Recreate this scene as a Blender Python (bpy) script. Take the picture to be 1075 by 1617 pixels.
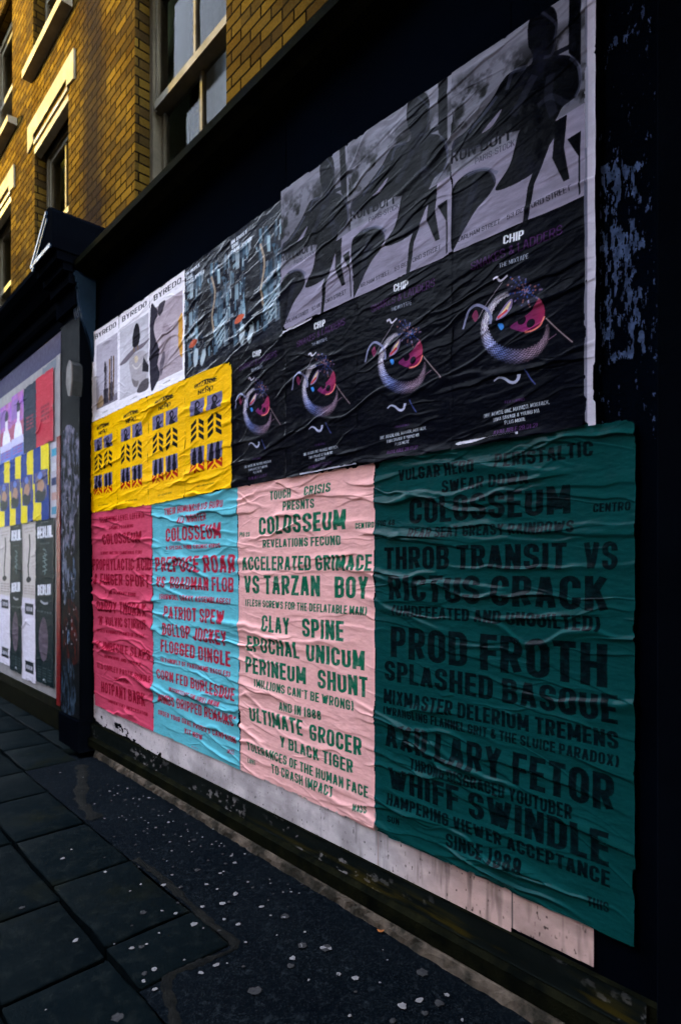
import bpy, bmesh, math, random
import numpy as np
from mathutils import Vector, Matrix

for o in list(bpy.data.objects):
    bpy.data.objects.remove(o)
SC = bpy.context.scene
COL = SC.collection
R = math.radians

# ------------------------------------------------------------------ camera
cam_d = bpy.data.cameras.new("camera")
cam_d.sensor_fit = 'AUTO'
cam_d.sensor_width = 36.0
cam_d.lens = 36.0 * 940.0 / 1617.0
cam_d.shift_y = 83.5 / 1617.0
cam_d.clip_start = 0.02
cam_d.clip_end = 500
cam = bpy.data.objects.new("camera", cam_d)
COL.objects.link(cam)
cam.location = (4.73, -1.80, 1.45)
cam.rotation_euler = (R(90), 0, 0.814)
SC.camera = cam
cam_d.dof.use_dof = True            # wide-open lens: the far end of the street softens
cam_d.dof.focus_distance = 2.4
cam_d.dof.aperture_fstop = 2.2

# ------------------------------------------------------------------ light
SUN_DIR = Vector((-0.88, -0.36, 0.25)).normalized()      # towards the sun
elev = math.asin(SUN_DIR.z)
world = bpy.data.worlds.new("World")
SC.world = world
world.use_nodes = True
wn = world.node_tree
sky = wn.nodes.new('ShaderNodeTexSky')
sky.sky_type = 'NISHITA'
sky.sun_disc = False
sky.sun_elevation = elev
sky.sun_rotation = math.atan2(SUN_DIR.x, SUN_DIR.y)
sky.air_density = 1.0
sky.dust_density = 0.0
sky.ozone_density = 2.0
bg = wn.nodes['Background']
bg.inputs['Strength'].default_value = 0.15
hs = wn.nodes.new('ShaderNodeHueSaturation')          # thin overcast: the blue is washed out
hs.inputs['Saturation'].default_value = 0.42
wn.links.new(sky.outputs[0], hs.inputs['Color'])
wn.links.new(hs.outputs[0], bg.inputs[0])

sun_d = bpy.data.lights.new("sun", 'SUN')
sun_d.energy = 4.2
sun_d.angle = R(6)
sun_d.color = (1.0, 0.68, 0.11)
sun = bpy.data.objects.new("sun", sun_d)
COL.objects.link(sun)
sun.rotation_euler = (-SUN_DIR).to_track_quat('-Z', 'Y').to_euler()

SC.view_settings.view_transform = 'Standard'
SC.view_settings.look = 'None'
SC.view_settings.exposure = 5.3
SC.view_settings.gamma = 1.0
SC.cycles.use_denoising = True
SC.cycles.max_bounces = 6

# ------------------------------------------------------------------ helpers
def link(o, parent=None):
    COL.objects.link(o)
    if parent is not None:
        o.parent = parent
    return o

def tag(o, label=None, cat=None, group=None, kind=None):
    if label: o['label'] = label
    if cat: o['category'] = cat
    if group: o['group'] = group
    if kind: o['kind'] = kind
    return o

def empty(name, loc=(0, 0, 0)):
    o = bpy.data.objects.new(name, None)
    o.location = loc
    o.empty_display_size = 0.1
    return link(o)

class MB:
    """collects quads, boxes and prisms into one mesh (world coordinates)"""
    def __init__(self):
        self.bm = bmesh.new()
    def poly(self, pts):
        vs = [self.bm.verts.new(p) for p in pts]
        return self.bm.faces.new(vs)
    def box(self, x0, x1, y0, y1, z0, z1, bev=0.0):
        if x1 < x0: x0, x1 = x1, x0
        if y1 < y0: y0, y1 = y1, y0
        if z1 < z0: z0, z1 = z1, z0
        m = Matrix.Translation(((x0+x1)/2, (y0+y1)/2, (z0+z1)/2)) @ Matrix.Diagonal((x1-x0, y1-y0, z1-z0, 1))
        r = bmesh.ops.create_cube(self.bm, size=1.0, matrix=m)
        if bev > 0:
            es = list({e for v in r['verts'] for e in v.link_edges})
            bmesh.ops.bevel(self.bm, geom=es, offset=bev, segments=2, affect='EDGES', profile=0.5)
        return self
    def prism_x(self, prof, x0, x1):
        """prof: list of (y, z) counter-clockwise seen from +x"""
        a = [self.bm.verts.new((x0, y, z)) for y, z in prof]
        b = [self.bm.verts.new((x1, y, z)) for y, z in prof]
        n = len(prof)
        for i in range(n):
            j = (i+1) % n
            self.bm.faces.new((a[i], a[j], b[j], b[i]))
        self.bm.faces.new(b)
        self.bm.faces.new(a[::-1])
        return self
    def prism_y(self, prof, y0, y1):
        """prof: list of (x, z)"""
        a = [self.bm.verts.new((x, y0, z)) for x, z in prof]
        b = [self.bm.verts.new((x, y1, z)) for x, z in prof]
        n = len(prof)
        for i in range(n):
            j = (i+1) % n
            self.bm.faces.new((a[i], a[j], b[j], b[i]))
        self.bm.faces.new(a[::-1])
        self.bm.faces.new(b)
        return self
    def build(self, name, mat, parent=None, smooth=False, origin=None):
        bmesh.ops.recalc_face_normals(self.bm, faces=self.bm.faces)
        if origin is not None:
            bmesh.ops.translate(self.bm, verts=self.bm.verts, vec=-Vector(origin))
        me = bpy.data.meshes.new(name)
        # uv in metres: u = x (+y on side faces), v = z
        uvl = self.bm.loops.layers.uv.new('metres')
        ox = Vector(origin) if origin is not None else Vector((0, 0, 0))
        for f in self.bm.faces:
            n = f.normal
            for l in f.loops:
                p = l.vert.co + ox
                if abs(n.x) > 0.7: l[uvl].uv = (p.y, p.z)
                elif abs(n.z) > 0.7: l[uvl].uv = (p.x, p.y)
                else: l[uvl].uv = (p.x, p.z)
        self.bm.to_mesh(me); self.bm.free()
        if mat: me.materials.append(mat)
        if smooth:
            for p in me.polygons: p.use_smooth = True
        o = bpy.data.objects.new(name, me)
        if origin is not None: o.location = origin
        return link(o, parent)

# ------------------------------------------------------------------ materials
def new_mat(name):
    m = bpy.data.materials.new(name)
    m.use_nodes = True
    nt = m.node_tree
    return m, nt, nt.nodes, nt.links, nt.nodes['Principled BSDF']

def noise(nt, vec, scale, detail=4, rough=0.55, dist=0.0):
    n = nt.nodes.new('ShaderNodeTexNoise')
    n.inputs['Scale'].default_value = scale
    n.inputs['Detail'].default_value = detail
    n.inputs['Roughness'].default_value = rough
    n.inputs['Distortion'].default_value = dist
    if vec is not None: nt.links.new(vec, n.inputs['Vector'])
    return n.outputs['Fac']

def mapping(nt, vec, scale=(1, 1, 1), rot=(0, 0, 0)):
    m = nt.nodes.new('ShaderNodeMapping')
    m.inputs['Scale'].default_value = scale
    m.inputs['Rotation'].default_value = rot
    nt.links.new(vec, m.inputs['Vector'])
    return m.outputs[0]

def ramp(nt, fac, stops):
    r = nt.nodes.new('ShaderNodeValToRGB')
    e = r.color_ramp.elements
    while len(e) < len(stops): e.new(0.5)
    for i, (p, c) in enumerate(stops):
        e[i].position = p
        e[i].color = (c[0], c[1], c[2], 1) if hasattr(c, '__len__') else (c, c, c, 1)
    nt.links.new(fac, r.inputs[0])
    return r.outputs[0]

def mix(nt, fac, a, b, mode='MIX'):
    m = nt.nodes.new('ShaderNodeMix')
    m.data_type = 'RGBA'; m.blend_type = mode
    def put(sock, v):
        if hasattr(v, 'links') or hasattr(v, 'is_linked'): nt.links.new(v, sock)
        elif hasattr(v, '__len__'): sock.default_value = (v[0], v[1], v[2], 1)
        else: sock.default_value = v
    put(m.inputs[0], fac); put(m.inputs[6], a); put(m.inputs[7], b)
    return m.outputs[2]

def bump(nt, h, strength, dist, bsdf):
    b = nt.nodes.new('ShaderNodeBump')
    b.inputs['Strength'].default_value = strength
    b.inputs['Distance'].default_value = dist
    nt.links.new(h, b.inputs['Height'])
    nt.links.new(b.outputs[0], bsdf.inputs['Normal'])
    return b

def geo_pos(nt):
    return nt.nodes.new('ShaderNodeNewGeometry').outputs['Position']

def mathn(nt, op, a, b=None):
    m = nt.nodes.new('ShaderNodeMath'); m.operation = op
    for i, v in enumerate((a, b)):
        if v is None: continue
        if isinstance(v, (int, float)): m.inputs[i].default_value = v
        else: nt.links.new(v, m.inputs[i])
    return m.outputs[0]

def painted(name, col, rough=0.5, wear=0.25, wear_col=None, scale=6.0, bump_d=0.003, spec=0.5):
    """a painted or mineral surface with uneven tone, dirt and small relief"""
    m, nt, N, L, p = new_mat(name)
    pos = geo_pos(nt)
    n1 = noise(nt, pos, scale, 6, 0.65)
    n2 = noise(nt, pos, scale*9, 5, 0.6)
    wc = wear_col or tuple(c*0.35 for c in col)
    f = ramp(nt, n1, [(0.35, 0.0), (0.75, 1.0)])
    f2 = mathn(nt, 'MULTIPLY', f, wear*2.0)
    c = mix(nt, f2, col, wc)
    c2 = mix(nt, ramp(nt, n2, [(0.3, 0.0), (0.7, 0.35)]), c, tuple(x*0.6 for x in col))
    L.new(c2, p.inputs['Base Color'])
    r = ramp(nt, n1, [(0.3, max(rough-0.15, 0.05)), (0.7, min(rough+0.15, 1))])
    L.new(r, p.inputs['Roughness'])
    p.inputs['Specular IOR Level'].default_value = spec*0.04
    bump(nt, n2, 0.5, bump_d, p)
    return m

def paper_mat(name, rough, spec):
    m, nt, N, L, p = new_mat(name)
    a = N.new('ShaderNodeAttribute'); a.attribute_name = 'print'; a.attribute_type = 'GEOMETRY'
    pos = geo_pos(nt)
    g = noise(nt, pos, 900, 2, 0.5)
    g2 = noise(nt, pos, 14, 5, 0.65)
    c = mix(nt, ramp(nt, g, [(0.35, 0.0), (0.75, 0.22)]), a.outputs['Color'], (0.25, 0.24, 0.25), 'MULTIPLY')
    c2 = mix(nt, ramp(nt, g2, [(0.45, 0.0), (0.8, 0.35)]), c, (0.45, 0.43, 0.42), 'MULTIPLY')
    L.new(c2, p.inputs['Base Color'])
    rr = ramp(nt, g2, [(0.3, rough-0.08), (0.7, rough+0.14)])
    L.new(rr, p.inputs['Roughness'])
    p.inputs['Specular IOR Level'].default_value = spec*0.12
    bump(nt, g, 0.10, 0.0006, p)
    return m

MAT = {}
MAT['paper'] = paper_mat('pasted_paper', 0.55, 0.03)
MAT['gloss_paper'] = paper_mat('glossy_pasted_paper', 0.20, 0.26)
MAT['satin_paper'] = paper_mat('satin_pasted_paper', 0.24, 0.09)
MAT['rough_paint'] = paper_mat('worn_paint', 0.6, 0.03)
MAT['black'] = painted('black_gloss_paint', (0.0010, 0.0014, 0.0026), 0.5, 0.25, (0.0025, 0.0036, 0.006), 3.0, 0.002, 0.0)
MAT['bracket'] = painted('blue_black_gloss', (0.010, 0.022, 0.045), 0.35, 0.3, (0.005, 0.010, 0.02), 9.0, 0.002, 0.6)
MAT['navy'] = painted('blue_black_paint', (0.0009, 0.0014, 0.0030), 0.45, 0.5, (0.0012, 0.0024, 0.0055), 1.6, 0.002, 0.002)
MAT['mossy'] = painted('mossy_painted_wood', (0.0014, 0.0019, 0.0016), 0.75, 0.5, (0.010, 0.0098, 0.0045), 9.0, 0.006, 0.03)
MAT['stone'] = painted('weathered_stone', (0.10, 0.075, 0.058), 0.85, 0.9, (0.010, 0.010, 0.008), 8.0, 0.005, 0.2)
MAT['cream'] = painted('cream_window_paint', (0.12, 0.108, 0.08), 0.5, 0.4, (0.05, 0.045, 0.035), 7.0, 0.002, 0.4)
MAT['lintel'] = painted('pale_lintel_stone', (0.20, 0.175, 0.13), 0.8, 0.4, (0.09, 0.08, 0.06), 4.0, 0.003, 0.2)
MAT['white_board'] = painted('off_white_board', (0.26, 0.245, 0.255), 0.7, 0.4, (0.16, 0.15, 0.17), 9.0, 0.003, 0.3)
MAT['lavender'] = painted('lavender_grey_paint', (0.045, 0.042, 0.10), 0.7, 0.4, (0.02, 0.02, 0.045), 22.0, 0.003, 0.3)
MAT['red'] = painted('red_gloss_paint', (0.17, 0.008, 0.010), 0.45, 0.5, (0.05, 0.01, 0.01), 26.0, 0.003, 0.1)
MAT['brown'] = painted('brown_timber', (0.16, 0.11, 0.07), 0.7, 0.4, (0.04, 0.03, 0.02), 14.0, 0.004, 0.3)
MAT['curtain'] = painted('pale_blind', (0.13, 0.14, 0.15), 0.9, 0.25, (0.09, 0.10, 0.11), 3.0, 0.002, 0.1)
MAT['room'] = painted('dim_room_paint', (0.045, 0.05, 0.025), 0.9, 0.2, None, 2.0, 0.001, 0.1)
MAT['alarm'] = painted('off_white_plastic', (0.11, 0.095, 0.095), 0.5, 0.3, (0.06, 0.055, 0.055), 20.0, 0.001, 0.4)
MAT['dark_metal'] = painted('dark_metal', (0.03, 0.032, 0.035), 0.5, 0.3, None, 20.0, 0.001, 0.5)
MAT['gum'] = painted('trodden_gum', (0.125, 0.115, 0.12), 0.8, 0.3, (0.15, 0.14, 0.145), 60.0, 0.001, 0.2)
MAT['old_gum'] = painted('old_grey_gum', (0.030, 0.029, 0.031), 0.85, 0.4, (0.012, 0.012, 0.013), 60.0, 0.001, 0.1)
MAT['leaf'] = painted('dry_orange_leaf', (0.30, 0.10, 0.03), 0.7, 0.3, (0.1, 0.04, 0.02), 90.0, 0.001, 0.2)
MAT['mortar_lip'] = painted('pale_mortar', (0.008, 0.0078, 0.0070), 0.9, 0.6, (0.003, 0.0035, 0.004), 14.0, 0.006, 0.15)

def glass_mat():
    m, nt, N, L, p = new_mat('window_glass')
    out = N['Material Output']
    tr = N.new('ShaderNodeBsdfTransparent'); tr.inputs[0].default_value = (0.82, 0.86, 0.86, 1)
    gl = N.new('ShaderNodeBsdfGlossy'); gl.inputs['Roughness'].default_value = 0.03
    fr = N.new('ShaderNodeFresnel'); fr.inputs[0].default_value = 1.06
    n = noise(nt, geo_pos(nt), 2.5, 2, 0.5)
    b = N.new('ShaderNodeBump'); b.inputs['Strength'].default_value = 0.06; b.inputs['Distance'].default_value = 0.05
    L.new(n, b.inputs['Height']); L.new(b.outputs[0], gl.inputs['Normal'])
    mx = N.new('ShaderNodeMixShader')
    L.new(fr.outputs[0], mx.inputs[0]); L.new(tr.outputs[0], mx.inputs[1]); L.new(gl.outputs[0], mx.inputs[2])
    L.new(mx.outputs[0], out.inputs[0])
    return m
MAT['glass'] = glass_mat()

def brick_mat(name, c1, c2, mortar, grey_band=False):
    m, nt, N, L, p = new_mat(name)
    uv = N.new('ShaderNodeUVMap'); uv.uv_map = 'metres'
    wob = noise(nt, uv.outputs[0], 5.0, 3, 0.6)
    wv = N.new('ShaderNodeVectorMath'); wv.operation = 'SCALE'
    sub = N.new('ShaderNodeVectorMath'); sub.operation = 'ADD'
    cmb = N.new('ShaderNodeCombineXYZ')
    L.new(mathn(nt, 'MULTIPLY', mathn(nt, 'SUBTRACT', wob, 0.5), 0.012), cmb.inputs[0])
    L.new(mathn(nt, 'MULTIPLY', mathn(nt, 'SUBTRACT', noise(nt, uv.outputs[0], 9.0, 3, 0.6), 0.5), 0.012), cmb.inputs[1])
    L.new(uv.outputs[0], sub.inputs[0]); L.new(cmb.outputs[0], sub.inputs[1])
    bt = N.new('ShaderNodeTexBrick')
    bt.inputs['Scale'].default_value = 1.0
    bt.inputs['Brick Width'].default_value = 0.190
    bt.inputs['Row Height'].default_value = 0.070
    bt.inputs['Mortar Size'].default_value = 0.0068
    bt.inputs['Mortar Smooth'].default_value = 0.35
    bt.inputs['Bias'].default_value = 0.0
    bt.offset = 0.5
    bt.inputs['Color1'].default_value = (*c1, 1); bt.inputs['Color2'].default_value = (*c2, 1)
    bt.inputs['Mortar'].default_value = (*mortar, 1)
    L.new(sub.outputs[0], bt.inputs['Vector'])
    # per-brick tone from a second brick lattice, patchy soot, fine grain
    n1 = noise(nt, uv.outputs[0], 1.1, 5, 0.6)
    n2 = noise(nt, uv.outputs[0], 60, 4, 0.65)
    vm = mapping(nt, sub.outputs[0], (1/0.190, 1/0.070, 1))
    wn_ = N.new('ShaderNodeTexWhiteNoise'); wn_.noise_dimensions = '2D'
    fl = N.new('ShaderNodeVectorMath'); fl.operation = 'FLOOR'
    L.new(vm, fl.inputs[0]); L.new(fl.outputs[0], wn_.inputs['Vector'])
    c = mix(nt, ramp(nt, wn_.outputs['Value'], [(0.25, 0.0), (1.0, 0.75)]), bt.outputs['Color'], (0.020, 0.015, 0.009))
    c = mix(nt, ramp(nt, n1, [(0.42, 0.0), (0.75, 0.65)]), c, (0.30, 0.26, 0.24), 'MULTIPLY')
    c = mix(nt, ramp(nt, n2, [(0.35, 0.0), (0.75, 0.5)]), c, (0.35, 0.33, 0.30), 'MULTIPLY')
    if grey_band:  # vertical band of darker, greyer brick with uneven edges
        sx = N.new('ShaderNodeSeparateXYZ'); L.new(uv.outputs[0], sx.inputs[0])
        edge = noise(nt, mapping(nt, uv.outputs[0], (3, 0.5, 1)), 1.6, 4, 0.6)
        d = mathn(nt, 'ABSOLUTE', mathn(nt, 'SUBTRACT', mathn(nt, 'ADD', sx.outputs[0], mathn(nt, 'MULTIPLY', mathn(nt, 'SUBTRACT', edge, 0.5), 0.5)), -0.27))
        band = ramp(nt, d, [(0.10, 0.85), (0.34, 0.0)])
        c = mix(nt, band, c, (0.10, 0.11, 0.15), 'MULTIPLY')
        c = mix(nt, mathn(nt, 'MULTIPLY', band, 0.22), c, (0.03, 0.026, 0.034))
    L.new(c, p.inputs['Base Color'])
    p.inputs['Roughness'].default_value = 0.9
    p.inputs['Specular IOR Level'].default_value = 0.0
    h = mathn(nt, 'ADD', mathn(nt, 'MULTIPLY', bt.outputs['Fac'], -1.0), mathn(nt, 'MULTIPLY', n2, 0.35))
    bump(nt, h, 1.0, 0.012, p)
    return m
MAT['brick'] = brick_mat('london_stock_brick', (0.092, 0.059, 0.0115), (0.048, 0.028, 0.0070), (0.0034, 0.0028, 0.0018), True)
MAT['far_brick'] = brick_mat('dark_street_brick', (0.10, 0.075, 0.055), (0.07, 0.05, 0.04), (0.03, 0.028, 0.025))

def slab_mat():
    m, nt, N, L, p = new_mat('york_stone_slab')
    pos = geo_pos(nt)
    oi = N.new('ShaderNodeAttribute'); oi.attribute_name = 'tone'; oi.attribute_type = 'GEOMETRY'
    n1 = noise(nt, pos, 3.0, 6, 0.6); n2 = noise(nt, pos, 70, 6, 0.7); n3 = noise(nt, pos, 14, 5, 0.65)
    c = mix(nt, oi.outputs['Fac'], (0.0013, 0.0028, 0.0036), (0.0024, 0.0038, 0.0044))
    c = mix(nt, ramp(nt, n1, [(0.4, 0.0), (0.75, 0.6)]), c, (0.0012, 0.0026, 0.0038))
    c = mix(nt, ramp(nt, n3, [(0.50, 0.0), (0.72, 0.8)]), c, (0.0062, 0.0082, 0.0082))
    n4 = noise(nt, mapping(nt, pos, (1, 1, 1)), 1.3, 5, 0.7)
    c = mix(nt, ramp(nt, n4, [(0.55, 0.0), (0.72, 0.7)]), c, (0.0060, 0.0062, 0.0026))
    c = mix(nt, ramp(nt, n2, [(0.62, 0.0), (0.8, 0.5)]), c, (0.014, 0.016, 0.0165))
    L.new(c, p.inputs['Base Color'])
    L.new(ramp(nt, n1, [(0.3, 0.55), (0.7, 0.85)]), p.inputs['Roughness'])
    p.inputs['Specular IOR Level'].default_value = 0.001
    bump(nt, mathn(nt, 'ADD', n2, mathn(nt, 'MULTIPLY', n3, 1.5)), 0.5, 0.004, p)
    return m
MAT['slab'] = slab_mat()

def asphalt_mat():
    m, nt, N, L, p = new_mat('old_asphalt')
    pos = geo_pos(nt)
    n1 = noise(nt, pos, 2.2, 6, 0.65); n2 = noise(nt, pos, 140, 5, 0.75); n3 = noise(nt, pos, 30, 5, 0.7)
    c = mix(nt, ramp(nt, n1, [(0.35, 0.0), (0.7, 1.0)]), (0.0010, 0.0018, 0.0030), (0.0024, 0.0034, 0.0046))
    c = mix(nt, ramp(nt, n2, [(0.52, 0.0), (0.68, 0.8)]), c, (0.012, 0.015, 0.018))
    c = mix(nt, ramp(nt, n3, [(0.55, 0.0), (0.70, 0.6)]), c, (0.012, 0.015, 0.018))
    vo = N.new('ShaderNodeTexVoronoi'); vo.inputs['Scale'].default_value = 42
    L.new(pos, vo.inputs['Vector'])
    c = mix(nt, ramp(nt, vo.outputs['Distance'], [(0.06, 0.5), (0.14, 0.0)]), c, (0.018, 0.019, 0.022))
    L.new(c, p.inputs['Base Color'])
    p.inputs['Roughness'].default_value = 0.75
    p.inputs['Specular IOR Level'].default_value = 0.001
    bump(nt, mathn(nt, 'ADD', n2, mathn(nt, 'MULTIPLY', n1, 2.0)), 0.6, 0.006, p)
    return m
MAT['asphalt'] = asphalt_mat()

# measured layout (metres on the wall, fractions of each sheet)
QUADS={'magenta': [(-0.003, 1.869), (1.034, 1.85), (1.056, 0.359), (0.064, 0.362)], 'blue': [(1.034, 1.85), (2.034, 1.868), (2.055, 0.357), (1.056, 0.359)], 'pink': [(2.034, 1.868), (3.04, 1.872), (3.04, 0.354), (2.055, 0.357)], 'teal': [(3.04, 1.872), (4.068, 1.879), (4.065, 0.351), (3.04, 0.354)], 'chip': [(3.433, 2.583), (3.93, 2.572), (3.935, 1.885), (3.433, 1.89)], 'iron': [(2.886, 3.259), (3.436, 3.236), (3.433, 2.583), (2.93, 2.586)], 'iron3': [(3.436, 3.236), (3.93, 3.214), (3.93, 2.572), (3.433, 2.583)], 'byr1': [(0.005, 3.264), (0.502, 3.251), (0.502, 2.568), (0.005, 2.565)], 'byr2': [(0.502, 3.251), (1.003, 3.24), (1.003, 2.572), (0.502, 2.568)], 'byr3': [(1.003, 3.24), (1.469, 3.234), (1.469, 2.575), (1.003, 2.572)], 'yel4': [(1.48, 2.568), (1.973, 2.555), (1.985, 1.87), (1.48, 1.86)], 'city1': [(1.469, 3.234), (1.96, 3.234), (1.96, 2.56), (1.469, 2.565)]}
ART_PINK=[('TOUCH', 0.281, 0.9364, 0.4493, 0.936, 0.029, 0.0283), ('CRISIS', 0.5484, 0.9361, 0.7294, 0.936, 0.0285, 0.028), ('PRESNTS', 0.3834, 0.8962, 0.6168, 0.8958, 0.0297, 0.0289), ('COLOSSEUM', 0.1854, 0.8229, 0.8242, 0.8233, 0.0603, 0.0585), ('PIG 23', 0.0132, 0.8219, 0.1038, 0.8202, 0.0163, 0.0159), ('CENTRO', 0.8836, 0.8228, 0.9932, 0.8232, 0.0164, 0.0167), ('REVELATIONS FECUND', 0.2178, 0.7798, 0.7921, 0.779, 0.0268, 0.0284), ('ACCELERATED GRIMACE', 0.0353, 0.7038, 0.98, 0.7052, 0.0474, 0.0462), ('VS TARZAN', 0.0508, 0.6234, 0.6541, 0.627, 0.0633, 0.0636), ('BOY', 0.7528, 0.6258, 0.9596, 0.6282, 0.0619, 0.0634), ('(FLESH SCREWS FOR THE DEFLATABLE MAN)', 0.0599, 0.5797, 0.9506, 0.5809, 0.0241, 0.0254), ('CLAY', 0.2065, 0.4988, 0.4324, 0.499, 0.0558, 0.0557), ('SPINE', 0.5274, 0.5001, 0.8085, 0.502, 0.0572, 0.0583), ('EPOCHAL', 0.0752, 0.4252, 0.5073, 0.4285, 0.0533, 0.0517), ('UNICUM', 0.5581, 0.4267, 0.9369, 0.4289, 0.0548, 0.054), ('PERINEUM', 0.0596, 0.3494, 0.5518, 0.3529, 0.0556, 0.053), ('SHUNT', 0.6361, 0.3517, 0.9549, 0.3551, 0.0565, 0.0571), ("(MILLIONS CAN'T BE WRONG)", 0.1357, 0.3071, 0.873, 0.3087, 0.0273, 0.0295), ('AND IN 1988', 0.3465, 0.251, 0.6599, 0.2562, 0.0289, 0.0285), ('ULTIMATE', 0.0917, 0.1853, 0.53, 0.1915, 0.0499, 0.0495), ('GROCER', 0.5781, 0.1873, 0.9192, 0.188, 0.0498, 0.0513), ('Y BLACK TIGER', 0.3511, 0.1331, 0.8668, 0.1309, 0.0369, 0.0391), ('TOLERANCES OF THE HUMAN FACE', 0.0685, 0.0813, 0.9555, 0.0793, 0.0288, 0.0322), ('LOVE', 0.0704, 0.0364, 0.1404, 0.0386, 0.016, 0.0157), ('TO CRASH IMPACT', 0.2801, 0.0368, 0.7396, 0.0404, 0.0304, 0.0315), ('MASS', 0.8675, 0.0282, 0.9455, 0.0363, 0.02, 0.0204), ('LONDON PRINT WORKS', 0.4714, 0.0021, 0.5597, 0.0008, 0.0043, 0.0042)]
ART_TEAL=[('VULGAR HERD', 0.1247, 0.939, 0.4722, 0.9365, 0.0313, 0.0297), ('PERISTALTIC', 0.5501, 0.9389, 0.8789, 0.9346, 0.0307, 0.0302), ('SWEAR DOWN', 0.3305, 0.8962, 0.6731, 0.8952, 0.0305, 0.0281), ('COLOSSEUM', 0.1792, 0.8255, 0.8106, 0.8245, 0.0642, 0.0588), ('PIG 48', 0.0145, 0.8256, 0.1067, 0.826, 0.0162, 0.0157), ('CENTRO', 0.8792, 0.823, 0.9861, 0.8227, 0.0172, 0.0175), ('REAR SEAT GREASY RAINBOWS', 0.1792, 0.7892, 0.8233, 0.7853, 0.0265, 0.0254), ('THROB TRANSIT', 0.0526, 0.7102, 0.7997, 0.7097, 0.0582, 0.0557), ('VS', 0.8527, 0.7098, 0.9513, 0.7099, 0.0556, 0.0554), ('RICTUS CRACK', 0.0785, 0.6294, 0.9247, 0.6279, 0.0649, 0.0698), ('(UNDEFEATED AND UNQUILTED)', 0.0955, 0.5883, 0.9014, 0.587, 0.0287, 0.031), ('PROD FROTH', 0.086, 0.479, 0.9221, 0.4798, 0.0805, 0.0849), ('SPLASHED BASQUE', 0.0545, 0.4145, 0.9518, 0.4127, 0.0526, 0.0562), ('MIXMASTER DELERIUM TREMENS', 0.0498, 0.3525, 0.9536, 0.3642, 0.0383, 0.0344), ('(WRANGLING FLANNEL GRIT & THE SLUICE PARADOX)', 0.0466, 0.3226, 0.9562, 0.3302, 0.0224, 0.0229), ('AXILLARY FETOR', 0.0593, 0.2381, 0.9422, 0.2396, 0.0669, 0.0726), ('THRONG DISGRACED YOUTUBER', 0.1844, 0.1979, 0.8176, 0.2003, 0.0291, 0.0304), ('WHIFF SWINDLE', 0.0751, 0.1296, 0.9273, 0.1321, 0.0586, 0.0673), ('HAMPERING VIEWER ACCEPTANCE', 0.0673, 0.0868, 0.93, 0.0933, 0.0302, 0.0313), ('SINCE 1989', 0.351, 0.0393, 0.6499, 0.045, 0.0333, 0.0363), ('SUN', 0.0673, 0.0391, 0.1292, 0.0422, 0.0175, 0.0171), ('THIS', 0.8646, 0.0391, 0.9284, 0.0442, 0.0197, 0.0197)]
ART_BLUE=[('THEIR HOMUNCULUS GURU', 0.165, 0.9414, 0.8494, 0.9357, 0.0299, 0.0293), ('ALL NIGHTER', 0.3403, 0.8963, 0.6717, 0.8971, 0.0301, 0.0305), ('COLOSSEUM', 0.1838, 0.8273, 0.8275, 0.8221, 0.0569, 0.06), ('A SPECIAL FUNK COSMIC VIRUS', 0.1831, 0.7935, 0.8235, 0.7869, 0.0162, 0.0177), ('PREPUCE ROAR', 0.0389, 0.7018, 0.9719, 0.6926, 0.0627, 0.0693), ('VS  ROADMAN FLOB', 0.0598, 0.6324, 0.9505, 0.6241, 0.0486, 0.0548), ('(GUNWOOL GRAVY ASSEMBLAGES)', 0.0919, 0.5831, 0.9184, 0.5794, 0.0234, 0.0242), ('PATRIOT SPEW', 0.1554, 0.5029, 0.8532, 0.503, 0.053, 0.056), ('DOLLOP JOCKEY', 0.1322, 0.4309, 0.8757, 0.4279, 0.0519, 0.0557), ('FLOGGED DINGLE', 0.1045, 0.3582, 0.9105, 0.3553, 0.0522, 0.0553), ('(A PANOPLY OF PANTOMIME HASSLES)', 0.1036, 0.3149, 0.9129, 0.3187, 0.0192, 0.0207), ('CORN FED BURLESQUE', 0.0511, 0.2382, 0.9577, 0.2369, 0.0416, 0.0466), ('RECONSTITUTE THE GRILL ONION', 0.2124, 0.1992, 0.8094, 0.2003, 0.0175, 0.0188), ("'MINDS DRIPPED REMAINS'", 0.0489, 0.1376, 0.9635, 0.144, 0.0402, 0.0432), ('ORDER YOUR ORAL PROBITY CAMPAIGN', 0.0633, 0.084, 0.9623, 0.0872, 0.0207, 0.0239), ('KIT NOW', 0.4067, 0.0485, 0.6148, 0.0506, 0.0212, 0.0215), ('JAZZ', 0.8723, 0.0407, 0.943, 0.0464, 0.0162, 0.016), ('LONDON PRINT WORKS', 0.4859, 0.0057, 0.5635, 0.0079, 0.0051, 0.005)]
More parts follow.
